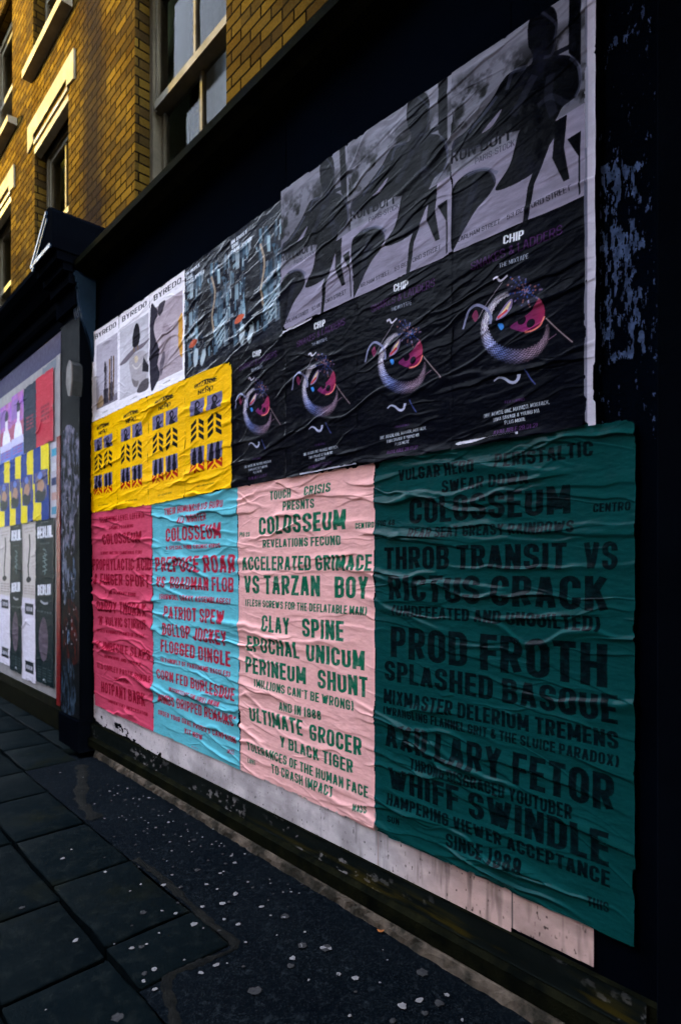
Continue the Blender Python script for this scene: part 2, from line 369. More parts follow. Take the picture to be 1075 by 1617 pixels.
ART_MAGENTA=[('TELEPHONE LEVEL LEFERIA', 0.1512, 0.9344, 0.8861, 0.9412, 0.0276, 0.0273), ('FRANKLY FOAMING', 0.3233, 0.8965, 0.7183, 0.9014, 0.0158, 0.0163), ('COLOSSEUM', 0.2041, 0.823, 0.8365, 0.8317, 0.053, 0.0521), ('A BODY MELTING DANGEROUS FLIRT', 0.1628, 0.774, 0.8467, 0.7775, 0.0162, 0.0173), ('PROPHYLACTIC ACID', 0.0077, 0.6935, 0.9782, 0.7058, 0.0578, 0.0564), ('& FINGER SPORT', 0.0344, 0.6216, 0.9516, 0.6303, 0.0559, 0.0567), ('& THE REMNANT BAND', 0.2347, 0.5812, 0.7495, 0.583, 0.0175, 0.0176), ('DADDY THORAX', 0.0786, 0.4867, 0.9045, 0.4957, 0.0538, 0.0628), ("'N' VULVIC STIRRUP", 0.0897, 0.4172, 0.9147, 0.4384, 0.0456, 0.047), ('SPOKEN WARNINGS EXPLAINED ON THE DAY', 0.0719, 0.3797, 0.8715, 0.4, 0.0163, 0.0187), ('JE IMBECILE SLAPS', 0.051, 0.297, 0.9576, 0.3084, 0.0392, 0.0452), ('NEWBORNS AND THROATY', 0.2017, 0.2602, 0.8272, 0.2687, 0.016, 0.0188), ('OLD CORLEY PASTIE BUNDLE', 0.0602, 0.1962, 0.9599, 0.2086, 0.0277, 0.0296), ('PRESCRIBE', 0.3767, 0.1643, 0.6288, 0.1695, 0.0155, 0.0164), ('HOTPANT BARK', 0.1305, 0.0821, 0.8749, 0.0929, 0.0532, 0.0616), ('CURRENT FREE IMPROVISATION', 0.2548, 0.044, 0.9094, 0.0545, 0.0158, 0.0171)]
ART_CHIP=[('CHIP', 0.4218, 0.932, 0.5718, 0.9225, 0.0413, 0.0425), ('SNAKES & LADDERS', 0.1707, 0.8714, 0.8363, 0.8721, 0.0395, 0.0426), ('THE MIXTAPE', 0.3908, 0.8306, 0.6049, 0.8245, 0.0208, 0.0222), ('FEATURING', 0.4328, 0.1754, 0.5793, 0.1697, 0.0126, 0.0134), ('DBE, HEADIE ONE, MAVADO, MOSTACK,', 0.2687, 0.1296, 0.7527, 0.1313, 0.0176, 0.0184), ('TIWA SAVAGE & YOUNG MA', 0.3426, 0.1005, 0.6825, 0.1026, 0.0174, 0.0175), ('PLUS MORE', 0.4324, 0.0758, 0.5821, 0.0767, 0.0172, 0.0167), ('AVAILABLE 29.01.21', 0.3479, 0.036, 0.6691, 0.0363, 0.0197, 0.0209)]
ART_SNAKE={'body_o': [(0.479, 0.703), (0.399, 0.706), (0.326, 0.686), (0.266, 0.64), (0.243, 0.585), (0.251, 0.513), (0.298, 0.446), (0.38, 0.394), (0.495, 0.354), (0.605, 0.346), (0.687, 0.365), (0.739, 0.405), (0.755, 0.461), (0.744, 0.496)], 'body_i': [(0.484, 0.679), (0.426, 0.677), (0.366, 0.651), (0.33, 0.615), (0.311, 0.572), (0.329, 0.527), (0.38, 0.477), (0.469, 0.438), (0.564, 0.417), (0.639, 0.418), (0.688, 0.431), (0.717, 0.458), (0.728, 0.488)], 'mask': [(0.473, 0.535), (0.556, 0.556), (0.623, 0.574), (0.686, 0.615), (0.715, 0.576), (0.718, 0.532), (0.692, 0.498), (0.639, 0.484), (0.581, 0.487), (0.518, 0.508)], 'holes': [(0.558, 0.547), (0.623, 0.52)], 'head': [(0.444, 0.74), (0.471, 0.77), (0.532, 0.762), (0.591, 0.733), (0.624, 0.698), (0.686, 0.685), (0.706, 0.657), (0.681, 0.64), (0.624, 0.659), (0.686, 0.615), (0.623, 0.587), (0.556, 0.607), (0.505, 0.646), (0.462, 0.69)], 'lens': [(0.368, 0.586), (0.399, 0.623), (0.453, 0.655), (0.488, 0.661), (0.484, 0.626), (0.443, 0.591), (0.399, 0.583)], 'lens2': [(0.381, 0.593), (0.435, 0.633), (0.479, 0.654), (0.452, 0.618), (0.413, 0.595)], 'blue': [(0.377, 0.564), (0.408, 0.564), (0.426, 0.543), (0.402, 0.533)], 'tail': [(0.095, 0.597), (0.119, 0.646), (0.151, 0.682), (0.203, 0.695), (0.261, 0.674), (0.304, 0.644), (0.326, 0.604), (0.322, 0.576)], 'stick': [(0.223, 0.625), (0.289, 0.682), (0.354, 0.72), (0.414, 0.758)], 'red': [(0.17, 0.648), (0.203, 0.671), (0.223, 0.637), (0.199, 0.612)], 'horn': [(0.345, 0.786), (0.372, 0.791), (0.4, 0.767), (0.453, 0.781)], 'rod': [(0.729, 0.521), (0.814, 0.449), (0.904, 0.379)], 'rod2': [(0.744, 0.42), (0.799, 0.436)], 'fang': [(0.349, 0.297), (0.389, 0.307), (0.433, 0.295), (0.472, 0.273), (0.507, 0.266), (0.531, 0.278), (0.538, 0.299)], 'drip': [(0.585, 0.311), (0.621, 0.266), (0.657, 0.233)]}
ART_IRONFIG={'head': [(0.606, 0.879), (0.602, 0.957), (0.625, 1.011), (0.672, 1.031), (0.732, 1.016), (0.784, 0.978), (0.805, 0.913), (0.797, 0.825), (0.766, 0.763), (0.714, 0.772), (0.643, 0.813), (0.621, 0.85)], 'torso': [(0.648, 0.861), (0.772, 0.798), (0.79, 0.754), (0.882, 0.704), (0.945, 0.631), (0.956, 0.543), (0.927, 0.492), (0.844, 0.476), (0.786, 0.429), (0.678, 0.466), (0.557, 0.476), (0.388, 0.508), (0.254, 0.506), (0.116, 0.531), (0.016, 0.557), (0.026, 0.616), (0.123, 0.632), (0.241, 0.676), (0.355, 0.731), (0.422, 0.778), (0.485, 0.796), (0.627, 0.775)], 'gap1': [(0.304, 0.596), (0.411, 0.638), (0.347, 0.581), (0.257, 0.572)], 'lap': [(0.553, 0.478), (0.689, 0.475), (0.805, 0.422), (0.795, 0.358), (0.684, 0.27), (0.632, 0.224), (0.462, 0.217), (0.365, 0.239), (0.466, 0.319), (0.512, 0.401)], 'leg1': [(-0.026, 0.0), (-0.012, 0.225), (0.015, 0.356), (0.106, 0.397), (0.223, 0.391), (0.324, 0.35), (0.369, 0.277), (0.317, 0.227), (0.209, 0.177), (0.107, 0.097), (0.004, 0.002)], 'leg2': [(0.795, 0.426), (0.871, 0.429), (0.851, 0.278), (0.889, 0.115), (0.85, 0.115), (0.774, 0.254)], 'leg3': [(0.572, 0.0), (0.605, 0.168), (0.685, 0.307), (0.737, 0.415), (0.799, 0.394), (0.704, 0.239), (0.651, 0.168), (0.608, -0.009)], 'post': [(0.88, 1.032), (0.955, 1.031), (0.956, 0.627), (0.879, 0.718)], 'post2': [(0.871, 0.308), (0.957, 0.316), (0.957, 0.023), (0.946, 0.014), (0.946, 0.2)], 'bar': [(0.743, 0.773), (0.956, 0.752), (0.956, 0.728), (0.762, 0.746)], 'ground': [(0.021, 0.555), (0.254, 0.506), (0.536, 0.477), (0.957, 0.376), (0.957, -0.007), (-0.027, -0.007)], 'sky': [(-0.037, 1.033), (0.283, 1.013), (0.613, 1.003), (0.875, 1.035), (0.874, 0.914), (0.61, 0.877), (0.321, 0.917), (0.049, 0.914)]}
ART_IRONTEXT=[('IRON DUFF', -0.0255, 0.4979, 0.5016, 0.4531, 0.077, 0.0824), ('PARIS-STOCK', 0.2046, 0.4249, 0.51, 0.4134, 0.0312, 0.0343), ('EARLHAM STREET', 0.0595, 0.0488, 0.4017, 0.0486, 0.0245, 0.0256), ('53 BEDFORD STREET', 0.4561, 0.0496, 0.8977, 0.0569, 0.0254, 0.0278)]
GUM=[(0.942, -0.255, 0.0082), (1.03, -0.261, 0.0064), (1.152, -0.243, 0.0078), (1.162, -0.196, 0.0063), (1.22, -0.12, 0.0079), (1.408, -0.18, 0.006), (1.199, -0.172, 0.0047), (1.463, -0.284, 0.0058), (1.449, -0.17, 0.006), (1.628, -0.201, 0.0086), (1.635, -0.176, 0.0058), (1.672, -0.243, 0.0056), (1.644, -0.285, 0.007), (1.48, -0.105, 0.006), (1.62, -0.067, 0.0059), (1.757, -0.295, 0.0068), (1.863, -0.155, 0.0041), (1.918, -0.206, 0.0081), (1.917, -0.233, 0.0053), (1.95, -0.35, 0.0064), (2.004, -0.42, 0.005), (2.029, -0.416, 0.005), (2.03, -0.279, 0.0039), (2.162, -0.266, 0.0062), (2.071, -0.146, 0.0052), (2.088, -0.128, 0.0039), (2.155, -0.18, 0.0051), (2.2, -0.157, 0.0076), (2.27, -0.184, 0.0087), (2.206, -0.352, 0.0097), (2.307, -0.288, 0.0072), (2.46, -0.237, 0.007), (2.515, -0.249, 0.0069), (2.512, -0.153, 0.0047), (2.541, -0.171, 0.0058), (2.602, -0.118, 0.0046), (2.694, -0.128, 0.0045), (2.639, -0.174, 0.0045), (2.62, -0.213, 0.0045), (2.349, -0.386, 0.0081), (2.417, -0.373, 0.0068), (2.289, -0.48, 0.0069), (2.505, -0.335, 0.0112), (2.53, -0.416, 0.0109), (2.539, -0.39, 0.0066), (2.664, -0.309, 0.0086), (2.492, -0.491, 0.0076), (2.786, -0.28, 0.0126), (2.633, -0.473, 0.0073), (2.701, -0.449, 0.0082), (2.684, -0.528, 0.0061), (2.924, -0.288, 0.006), (2.817, -0.494, 0.0068), (2.981, -0.348, 0.0126), (3.055, -0.292, 0.0164), (3.013, -0.421, 0.0094), (3.041, -0.453, 0.0092), (3.192, -0.356, 0.0081), (3.141, -0.452, 0.0044), (3.056, -0.621, 0.0147), (2.852, -0.645, 0.0092), (2.872, -0.612, 0.0046), (2.927, -0.579, 0.0064), (2.851, -0.707, 0.0081), (2.865, -0.381, 0.004), (2.741, -0.228, 0.0035), (1.375, -0.377, 0.0044), (1.332, -0.442, 0.0058), (1.593, -0.495, 0.0054), (1.366, -0.355, 0.0044), (1.299, -0.228, 0.0046), (1.68, -0.349, 0.0041), (1.867, -0.412, 0.0039), (2.581, -0.582, 0.0113), (2.399, -0.555, 0.0065), (2.752, -0.718, 0.0056), (2.539, -0.711, 0.005), (2.363, -0.695, 0.0095), (2.407, -0.632, 0.0064), (2.463, -0.599, 0.0074), (2.42, -0.768, 0.0051), (2.149, -0.605, 0.0069), (2.22, -0.53, 0.0092), (1.994, -0.543, 0.0061), (2.17, -0.664, 0.0056), (1.931, -0.678, 0.0072), (1.789, -0.625, 0.005), (1.59, -0.715, 0.0065), (1.656, -0.779, 0.0088), (1.98, -1.051, 0.0086), (2.361, -0.966, 0.0098), (2.554, -0.828, 0.0077), (2.572, -0.798, 0.0077), (2.571, -0.777, 0.0068), (2.722, -0.82, 0.0091), (2.72, -0.856, 0.0072), (2.755, -0.875, 0.0071), (2.816, -0.864, 0.0078), (2.853, -1.009, 0.0139), (2.665, -1.166, 0.0035), (2.486, -0.867, 0.0039), (2.101, -0.42, 0.0061), (2.289, -0.488, 0.0046), (2.632, -0.568, 0.0041), (3.056, -0.292, 0.0136), (2.98, -0.35, 0.0103), (3.247, -0.327, 0.0105), (3.389, -0.135, 0.0149), (3.468, -0.248, 0.011), (3.446, -0.308, 0.0118), (3.521, -0.211, 0.0109), (3.516, -0.161, 0.0081), (3.358, -0.463, 0.0067), (3.467, -0.379, 0.0076), (3.617, -0.216, 0.0067), (3.321, -0.282, 0.0052), (3.192, -0.357, 0.0064), (2.789, -0.285, 0.0099), (2.924, -0.288, 0.0059), (3.517, -0.28, 0.0077), (3.21, -0.145, 0.0035), (3.26, -0.176, 0.0044), (3.295, -0.375, 0.0051), (3.144, -0.455, 0.0042), (1.652, -0.403, 0.0042), (0.988, -0.129, 0.0028), (2.645, -0.26, 0.0037), (0.572, -0.286, 0.0046), (1.398, -0.183, 0.0054), (2.052, -0.123, 0.0058), (1.505, -0.198, 0.0059), (1.209, -0.18, 0.0026), (2.013, -0.13, 0.0057), (2.23, -0.098, 0.0066), (0.819, -0.383, 0.0045), (2.639, -0.135, 0.0029), (1.853, -0.309, 0.0068), (0.889, -0.311, 0.0039), (1.057, -0.234, 0.0041), (0.973, -0.152, 0.0066), (2.646, -0.073, 0.0055), (2.167, -0.461, 0.0068), (2.19, -0.145, 0.0057), (1.851, -0.478, 0.0051), (1.557, -0.286, 0.0063), (1.836, -0.236, 0.0061), (1.334, -0.28, 0.0038), (2.33, -0.289, 0.0027), (1.503, -0.126, 0.0065), (2.248, -0.221, 0.007), (1.519, -0.288, 0.0052), (1.958, -0.257, 0.0043), (1.354, -0.192, 0.0027), (1.922, -0.157, 0.0068), (2.027, -0.163, 0.0046), (0.816, -0.217, 0.0052), (0.887, -0.174, 0.0067), (1.016, -0.234, 0.0057), (1.636, -0.35, 0.0069), (0.913, -0.218, 0.0026), (0.976, -0.327, 0.0026), (1.019, -0.118, 0.0028), (1.171, -0.135, 0.0056), (1.082, -0.403, 0.0058), (1.793, -0.246, 0.0055), (2.007, -0.217, 0.0046), (1.197, -0.177, 0.0041), (1.397, -0.355, 0.0052), (1.433, -0.36, 0.006), (2.304, -0.268, 0.0058), (1.456, -0.326, 0.0061), (1.625, -0.324, 0.0045), (1.518, -0.183, 0.0039), (1.077, -0.453, 0.0045), (1.806, -0.178, 0.004), (1.226, -0.268, 0.003), (1.248, -0.224, 0.0061), (1.785, -0.17, 0.0038), (1.877, -0.066, 0.0061), (1.437, -0.297, 0.0038), (1.719, -0.141, 0.0041), (1.103, -0.308, 0.0043), (1.881, -0.204, 0.0025), (2.661, -0.147, 0.0069), (0.366, -0.368, 0.0067), (1.759, -0.452, 0.0063), (1.254, -0.106, 0.0038), (1.386, -0.319, 0.0028), (1.216, -0.183, 0.0061), (2.742, -0.319, 0.0056)]

# ------------------------------------------------------------------ value noise for sheets
RNG = np.random.default_rng(7)
LAT = RNG.random((512, 512)).astype(np.float32)
def vnoise(x, y):
    xi = np.floor(x).astype(np.int32); yi = np.floor(y).astype(np.int32)
    fx = (x - xi).astype(np.float32); fy = (y - yi).astype(np.float32)
    fx = fx*fx*fx*(fx*(fx*6-15)+10); fy = fy*fy*fy*(fy*(fy*6-15)+10)
    a = LAT[xi & 511, yi & 511]; b = LAT[(xi+1) & 511, yi & 511]
    c = LAT[xi & 511, (yi+1) & 511]; d = LAT[(xi+1) & 511, (yi+1) & 511]
    return (a*(1-fx)+b*fx)*(1-fy) + (c*(1-fx)+d*fx)*fy
def fbm(x, y, oct=4, gain=0.5):
    t = 0; a = 1.0; s = 0
    for k in range(oct):
        t = t + a*vnoise(x*2**k + 17.3*k, y*2**k + 9.1*k); s += a; a *= gain
    return t/s

# ------------------------------------------------------------------ wrinkles of wet-pasted paper, in wall metres
def wrinkle_set(seed, x0, x1, z0, z1, n, amp, slope=(-0.05, 0.10), wid=(0.004, 0.013), length=(0.25, 1.1)):
    r = random.Random(seed); out = []
    for _ in range(n):
        out.append((r.uniform(x0, x1), r.uniform(z0, z1), r.uniform(*length), r.gauss(*slope),
                    amp*(0.22+1.1*r.random()**2.5), r.uniform(*wid), r.uniform(0, 500), r.uniform(0.6, 2.2), r.uniform(0.012, 0.05), r.choice((1, 1, -1))))
    return out
WRINK = []
WRINK += wrinkle_set(1, -0.05, 1.05, 0.36, 1.88, 60, 0.0125, (-0.03, 0.12), (0.004, 0.014), (0.2, 0.9))     # pink-red: deepest
WRINK += wrinkle_set(2, 1.0, 2.1, 0.36, 1.88, 70, 0.0110, (-0.04, 0.10), (0.004, 0.013), (0.3, 1.1))
WRINK += wrinkle_set(3, 2.0, 3.1, 0.36, 1.88, 70, 0.0072, (-0.03, 0.10), (0.004, 0.013), (0.2, 0.9))
WRINK += wrinkle_set(4, 3.0, 4.1, 0.36, 1.88, 90, 0.0088, (-0.05, 0.09), (0.004, 0.013), (0.25, 1.0))
WRINK += wrinkle_set(5, -0.05, 2.0, 1.86, 3.28, 120, 0.0062, (0.10, 0.12), (0.004, 0.013), (0.15, 0.7))
WRINK += wrinkle_set(6, 1.95, 3.98, 1.86, 3.28, 140, 0.0052, (0.16, 0.10), (0.004, 0.012), (0.2, 0.9))
WRINK += wrinkle_set(7, -2.8, -0.8, 0.3, 3.3, 110, 0.0060, (0.0, 0.14), (0.005, 0.015), (0.15, 0.6))
# short sharp creases and blisters
WRINK += wrinkle_set(11, -0.05, 2.1, 0.36, 1.88, 90, 0.0034, (-0.02, 0.30), (0.0025, 0.005), (0.06, 0.35))
WRINK += wrinkle_set(12, 2.0, 4.1, 0.36, 1.88, 120, 0.0026, (-0.02, 0.25), (0.0022, 0.005), (0.06, 0.40))
WRINK += wrinkle_set(13, -0.05, 3.98, 1.86, 3.28, 190, 0.0022, (0.12, 0.28), (0.0022, 0.005), (0.06, 0.35))
def wrinkles(S, Z):
    h = 0.0030*(fbm(S*3.1+5, Z*9.0, 4)-0.5) + 0.0020*(fbm(S*13, Z*48, 4, 0.6)-0.5) + 0.0011*(fbm(S*42+3, Z*90, 3)-0.5)
    h = h.astype(np.float32)
    zc = Z.mean(1); smin, smax = S.min(), S.max()
    asc = zc[-1] > zc[0]
    for (sx, zx, L, m, a, w, ph, fq, wv, sg) in WRINK:
        if sx+L/2 < smin or sx-L/2 > smax: continue
        reach = 0.07 + abs(m)*L/2 + wv
        rows = np.nonzero(np.abs(zc-zx) < reach)[0]
        sc = S.mean(0)
        cols = np.nonzero(np.abs(sc-sx) < L/2)[0]
        if len(rows) < 2 or len(cols) < 2: continue
        sl = (slice(rows[0], rows[-1]+1), slice(cols[0], cols[-1]+1))
        s = S[sl]; z = Z[sl]
        t = (s-sx)/(L/2)
        env = np.clip(1-t*t, 0, 1)**1.3
        cl = zx + m*(s-sx) + wv*(vnoise(s*fq*3+ph, np.full_like(s, ph))-0.5)*2 + 0.012*(vnoise(s*16+ph, np.full_like(s, 3.0))-0.5)
        d = z-cl
        wl = w*(0.6+0.9*vnoise(s*7+ph, np.full_like(s, 11.0)))
        prof = np.where(d > 0, np.exp(-(d/(wl*2.2))**2), np.exp(-(d/(wl*0.45))**2))
        if sg < 0: prof = np.where(d < 0, np.exp(-(d/(wl*1.6))**2), np.exp(-(d/(wl*0.8))**2))
        h[sl] += (a*env*prof).astype(np.float32)
    return h

# ------------------------------------------------------------------ printing: flat artwork painted on a canvas, then carried by the sheet's vertices
def srgb(c):
    c = np.asarray(c, np.float32)
    return np.where(c <= 0.04045, c/12.92, ((c+0.055)/1.055)**2.4)


# ------------------------------------------------------------------ a condensed poster grotesque drawn from strokes
def _arc(cx, cy, rx, ry, a0, a1, n=5):
    return [(cx+rx*math.cos(R(a0+(a1-a0)*k/n)), cy+ry*math.sin(R(a0+(a1-a0)*k/n))) for k in range(n+1)]
RX, RY = 0.5, 0.2
def _glyph_strokes():
    g = {}
    TL = _arc(RX, 1-RY, RX, RY, 180, 90); TR = _arc(1-RX, 1-RY, RX, RY, 90, 0); BR = _arc(1-RX, RY, RX, RY, 0, -90); BL = _arc(RX, RY, RX, RY, 270, 180)
    O = TL+TR+BR+BL+[TL[0]]
    g['O'] = (.50, [('c', O)]); g['0'] = (.48, [('c', O)])
    g['Q'] = (.50, [('c', O), ('s', [(.6, .22), (1.05, -.04)])])
    g['C'] = (.49, [('c', [(1, .66)]+TR[::-1]+TL[::-1]+BL[::-1]+BR[::-1]+[(1, .34)])])
    g['G'] = (.50, [('c', [(1, .68)]+TR[::-1]+TL[::-1]+BL[::-1]+BR[::-1]+[(1, .46)]), ('s', [(1.0, .46), (.55, .46)])])
    g['D'] = (.50, [('c', [(0, 1)]+TR+BR+[(0, 0)]), ('s', [(0, 0), (0, 1)])])
    g['U'] = (.50, [('c', [(0, 1)]+BL[::-1]+BR[::-1]+[(1, 1)])])
    g['J'] = (.40, [('c', [(1, 1)]+BR+BL+[(0, .30)])])
    hp = lambda y0, y1, r=.16: [(0, y1)]+_arc(.55, y1-r, .45, r, 90, 0, 4)+_arc(.55, y0+r, .45, r, 0, -90, 4)+[(0, y0)]
    g['P'] = (.48, [('s', [(0, 0), (0, 1)]), ('c', hp(.44, 1))])
    g['B'] = (.50, [('s', [(0, 0), (0, 1)]), ('c', hp(.52, 1)), ('c', hp(0, .52))])
    g['R'] = (.50, [('s', [(0, 0), (0, 1)]), ('c', hp(.46, 1)), ('s', [(.55, .46), (1, .0)])])
    g['S'] = (.49, [('c', [(1, .70)]+TR[::-1]+TL[::-1]+[(0, .66), (.12, .58), (.5, .50), (.88, .42), (1, .34)]+BR+BL+[(0, .30)])])
    g['E'] = (.42, [('s', [(1, 1), (0, 1), (0, 0), (1, 0)]), ('s', [(0, .51), (.88, .51)])])
    g['F'] = (.41, [('s', [(1, 1), (0, 1), (0, 0)]), ('s', [(0, .49), (.88, .49)])])
    g['L'] = (.40, [('s', [(0, 1), (0, 0), (1, 0)])])
    g['H'] = (.50, [('s', [(0, 0), (0, 1)]), ('s', [(1, 0), (1, 1)]), ('s', [(0, .5), (1, .5)])])
    g['I'] = (.155, [('s', [(.5, 0), (.5, 1)])])
    g['T'] = (.44, [('s', [(0, 1), (1, 1)]), ('s', [(.5, 1), (.5, 0)])])
    g['A'] = (.52, [('d', [(0, -.06), (.42, 1.04)]), ('d', [(1, -.06), (.58, 1.04)]), ('d', [(.2, .27), (.8, .27)])])
    g['V'] = (.52, [('d', [(0, 1.06), (.43, -.04)]), ('d', [(1, 1.06), (.57, -.04)])])
    g['W'] = (.74, [('d', [(0, 1.06), (.24, -.04)]), ('d', [(.30, -.04), (.5, .95)]), ('d', [(.5, .95), (.70, -.04)]), ('d', [(.76, -.04), (1, 1.06)])])
    g['M'] = (.62, [('s', [(0, 0), (0, 1)]), ('s', [(1, 0), (1, 1)]), ('d', [(.04, 1.04), (.5, .12)]), ('d', [(.96, 1.04), (.5, .12)])])
    g['N'] = (.51, [('s', [(0, 0), (0, 1)]), ('s', [(1, 0), (1, 1)]), ('d', [(.02, 1.04), (.98, -.04)])])
    g['K'] = (.51, [('s', [(0, 0), (0, 1)]), ('d', [(.1, .38), (1, 1.05)]), ('d', [(.42, .62), (1.02, -.05)])])
    g['X'] = (.52, [('d', [(0, -.05), (1, 1.05)]), ('d', [(0, 1.05), (1, -.05)])])
    g['Y'] = (.52, [('d', [(0, 1.06), (.5, .42)]), ('d', [(1, 1.06), (.5, .42)]), ('s', [(.5, .5), (.5, 0)])])
    g['Z'] = (.46, [('s', [(0, 1), (1, 1)]), ('d', [(1, .98), (0, .02)]), ('s', [(0, 0), (1, 0)])])
    g['1'] = (.28, [('s', [(.7, 0), (.7, 1)]), ('d', [(.7, .98), (0, .78)])])
    g['2'] = (.46, [('c', [(0, .68)]+TL+TR+[(1, .66), (.85, .5), (0, .06)]), ('s', [(0, 0), (1, 0)])])
    g['3'] = (.46, [('c', [(0, .70)]+TL+TR+[(1, .64), (.8, .54), (.45, .52)]), ('c', [(.45, .52), (.8, .5), (1, .40)]+BR+BL+[(0, .30)])])
    g['4'] = (.48, [('s', [(.75, 0), (.75, 1)]), ('d', [(.7, 1), (0, .28)]), ('s', [(0, .24), (1.1, .24)])])
    g['5'] = (.46, [('s', [(.95, 1), (.05, 1), (.05, .52)]), ('c', [(.05, .55), (.5, .62)]+_arc(.55, .42, .45, .2, 90, 0, 4)+BR+BL+[(0, .28)])])
    g['8'] = (.48, [('c', _arc(.5, .76, .46, .24, 0, 360, 14)), ('c', _arc(.5, .26, .5, .26, 0, 360, 14))])
    g['9'] = (.48, [('c', _arc(.5, .68, .5, .32, 0, 360, 14)), ('c', [(1, .68)]+BR+BL+[(0, .30)])])
    g['6'] = (.48, [('c', [(1-a, 1-b) for a, b in _arc(.5, .68, .5, .32, 0, 360, 14)]), ('c', [(0, .32)]+TL+TR+[(1, .70)])])
    g['('] = (.27, [('c', [(1, 1.06), (.45, .90), (.12, .72), (0, .5), (.12, .28), (.45, .10), (1, -.06)])]); g[')'] = (.27, [('c', [(0, 1.06), (.55, .90), (.88, .72), (1, .5), (.88, .28), (.55, .10), (0, -.06)])])
    g["'"] = (.16, [('s', [(.5, 1), (.4, .78)])]); g['.'] = (.16, [('s', [(.5, .0), (.5, .07)])]); g[','] = (.16, [('s', [(.5, .06), (.3, -.10)])])
    g['&'] = (.52, [('c', [(1, .0), (.2, .74), (.22, .92), (.45, 1), (.68, .92), (.66, .74), (.1, .40), (0, .22), (.15, .04), (.45, 0), (.8, .12), (1, .44)])])
    g['-'] = (.3, [('s', [(0, .42), (1, .42)])])
    return g
GLY = _glyph_strokes()
def poster_tris(s, tx, ty):
    """one line of lettering as triangles: cap height 1, baseline 0"""
    V = []; T = []
    def quad_(p):
        b = len(V); V.extend(p); T.append((b, b+1, b+2)); T.append((b, b+2, b+3))
    x = 0.0
    for ch in s:
        if ch == ' ': x += 0.24; continue
        w, st = GLY.get(ch, GLY['-'])
        w = max(w, tx*1.02)
        fx = lambda X: x+tx/2+X*(w-tx)
        fy = lambda Y: ty/2+Y*(1-ty)
        for kind, pl in st:
            q = [(fx(a), fy(b)) for a, b in pl]
            for i in range(len(q)-1):
                (xa, ya), (xb, yb) = q[i], q[i+1]
                L = math.hypot(xb-xa, yb-ya)
                if L < 1e-6: continue
                nx, ny = -(yb-ya)/L, (xb-xa)/L
                h = 0.5*math.sqrt((nx*tx)**2+(ny*ty)**2)*(0.98 if kind == 'd' else 1.0)
                if kind == 's' and abs(yb-ya) < 1e-6:      # bars run out to the full width of the letter
                    k = tx/2 if xb > xa else -tx/2
                    xa -= k; xb += k
                quad_([(xa+nx*h, ya+ny*h), (xb+nx*h, yb+ny*h), (xb-nx*h, yb-ny*h), (xa-nx*h, ya-ny*h)])
            if kind == 's':
                for i, (a, b) in enumerate(q):
                    hh = ty/2 if 0 < i < len(q)-1 or pl[i][1] in (0, 1) else ty*0.5
                    if len(q) > 2 or pl[i][1] in (0, 1, .5): quad_([(a-tx/2 if pl[0][0] == pl[-1][0] or len(q) > 2 else a, b-hh), (a+tx/2 if pl[0][0] == pl[-1][0] or len(q) > 2 else a, b-hh), (a+tx/2 if pl[0][0] == pl[-1][0] or len(q) > 2 else a, b+hh), (a-tx/2 if pl[0][0] == pl[-1][0] or len(q) > 2 else a, b+hh)])
            elif kind == 'c':
                for a, b in q[1:-1]:
                    k0 = len(V); V.append((a, b))
                    for t in range(8): V.append((a+tx/2*math.cos(t*math.pi/4), b+ty/2*math.sin(t*math.pi/4)))
                    for t in range(8): T.append((k0, k0+1+t, k0+1+(t+1) % 8))
        x += w+0.085
    V = np.array(V, np.float32) if V else np.zeros((0, 2), np.float32)
    if len(V) and '(' not in s and ',' not in s and 'Q' not in s: V[:, 1] = np.clip(V[:, 1], 0, 1)
    return V, np.array(T, np.int32).reshape(-1, 3)

_glyphs = {}
def text_tris(t, bold):
    key = (t.upper(), bold)
    if key not in _glyphs: _glyphs[key] = poster_tris(t.upper(), 0.10+bold*2.2, 0.09+bold*1.6)
    return _glyphs[key]

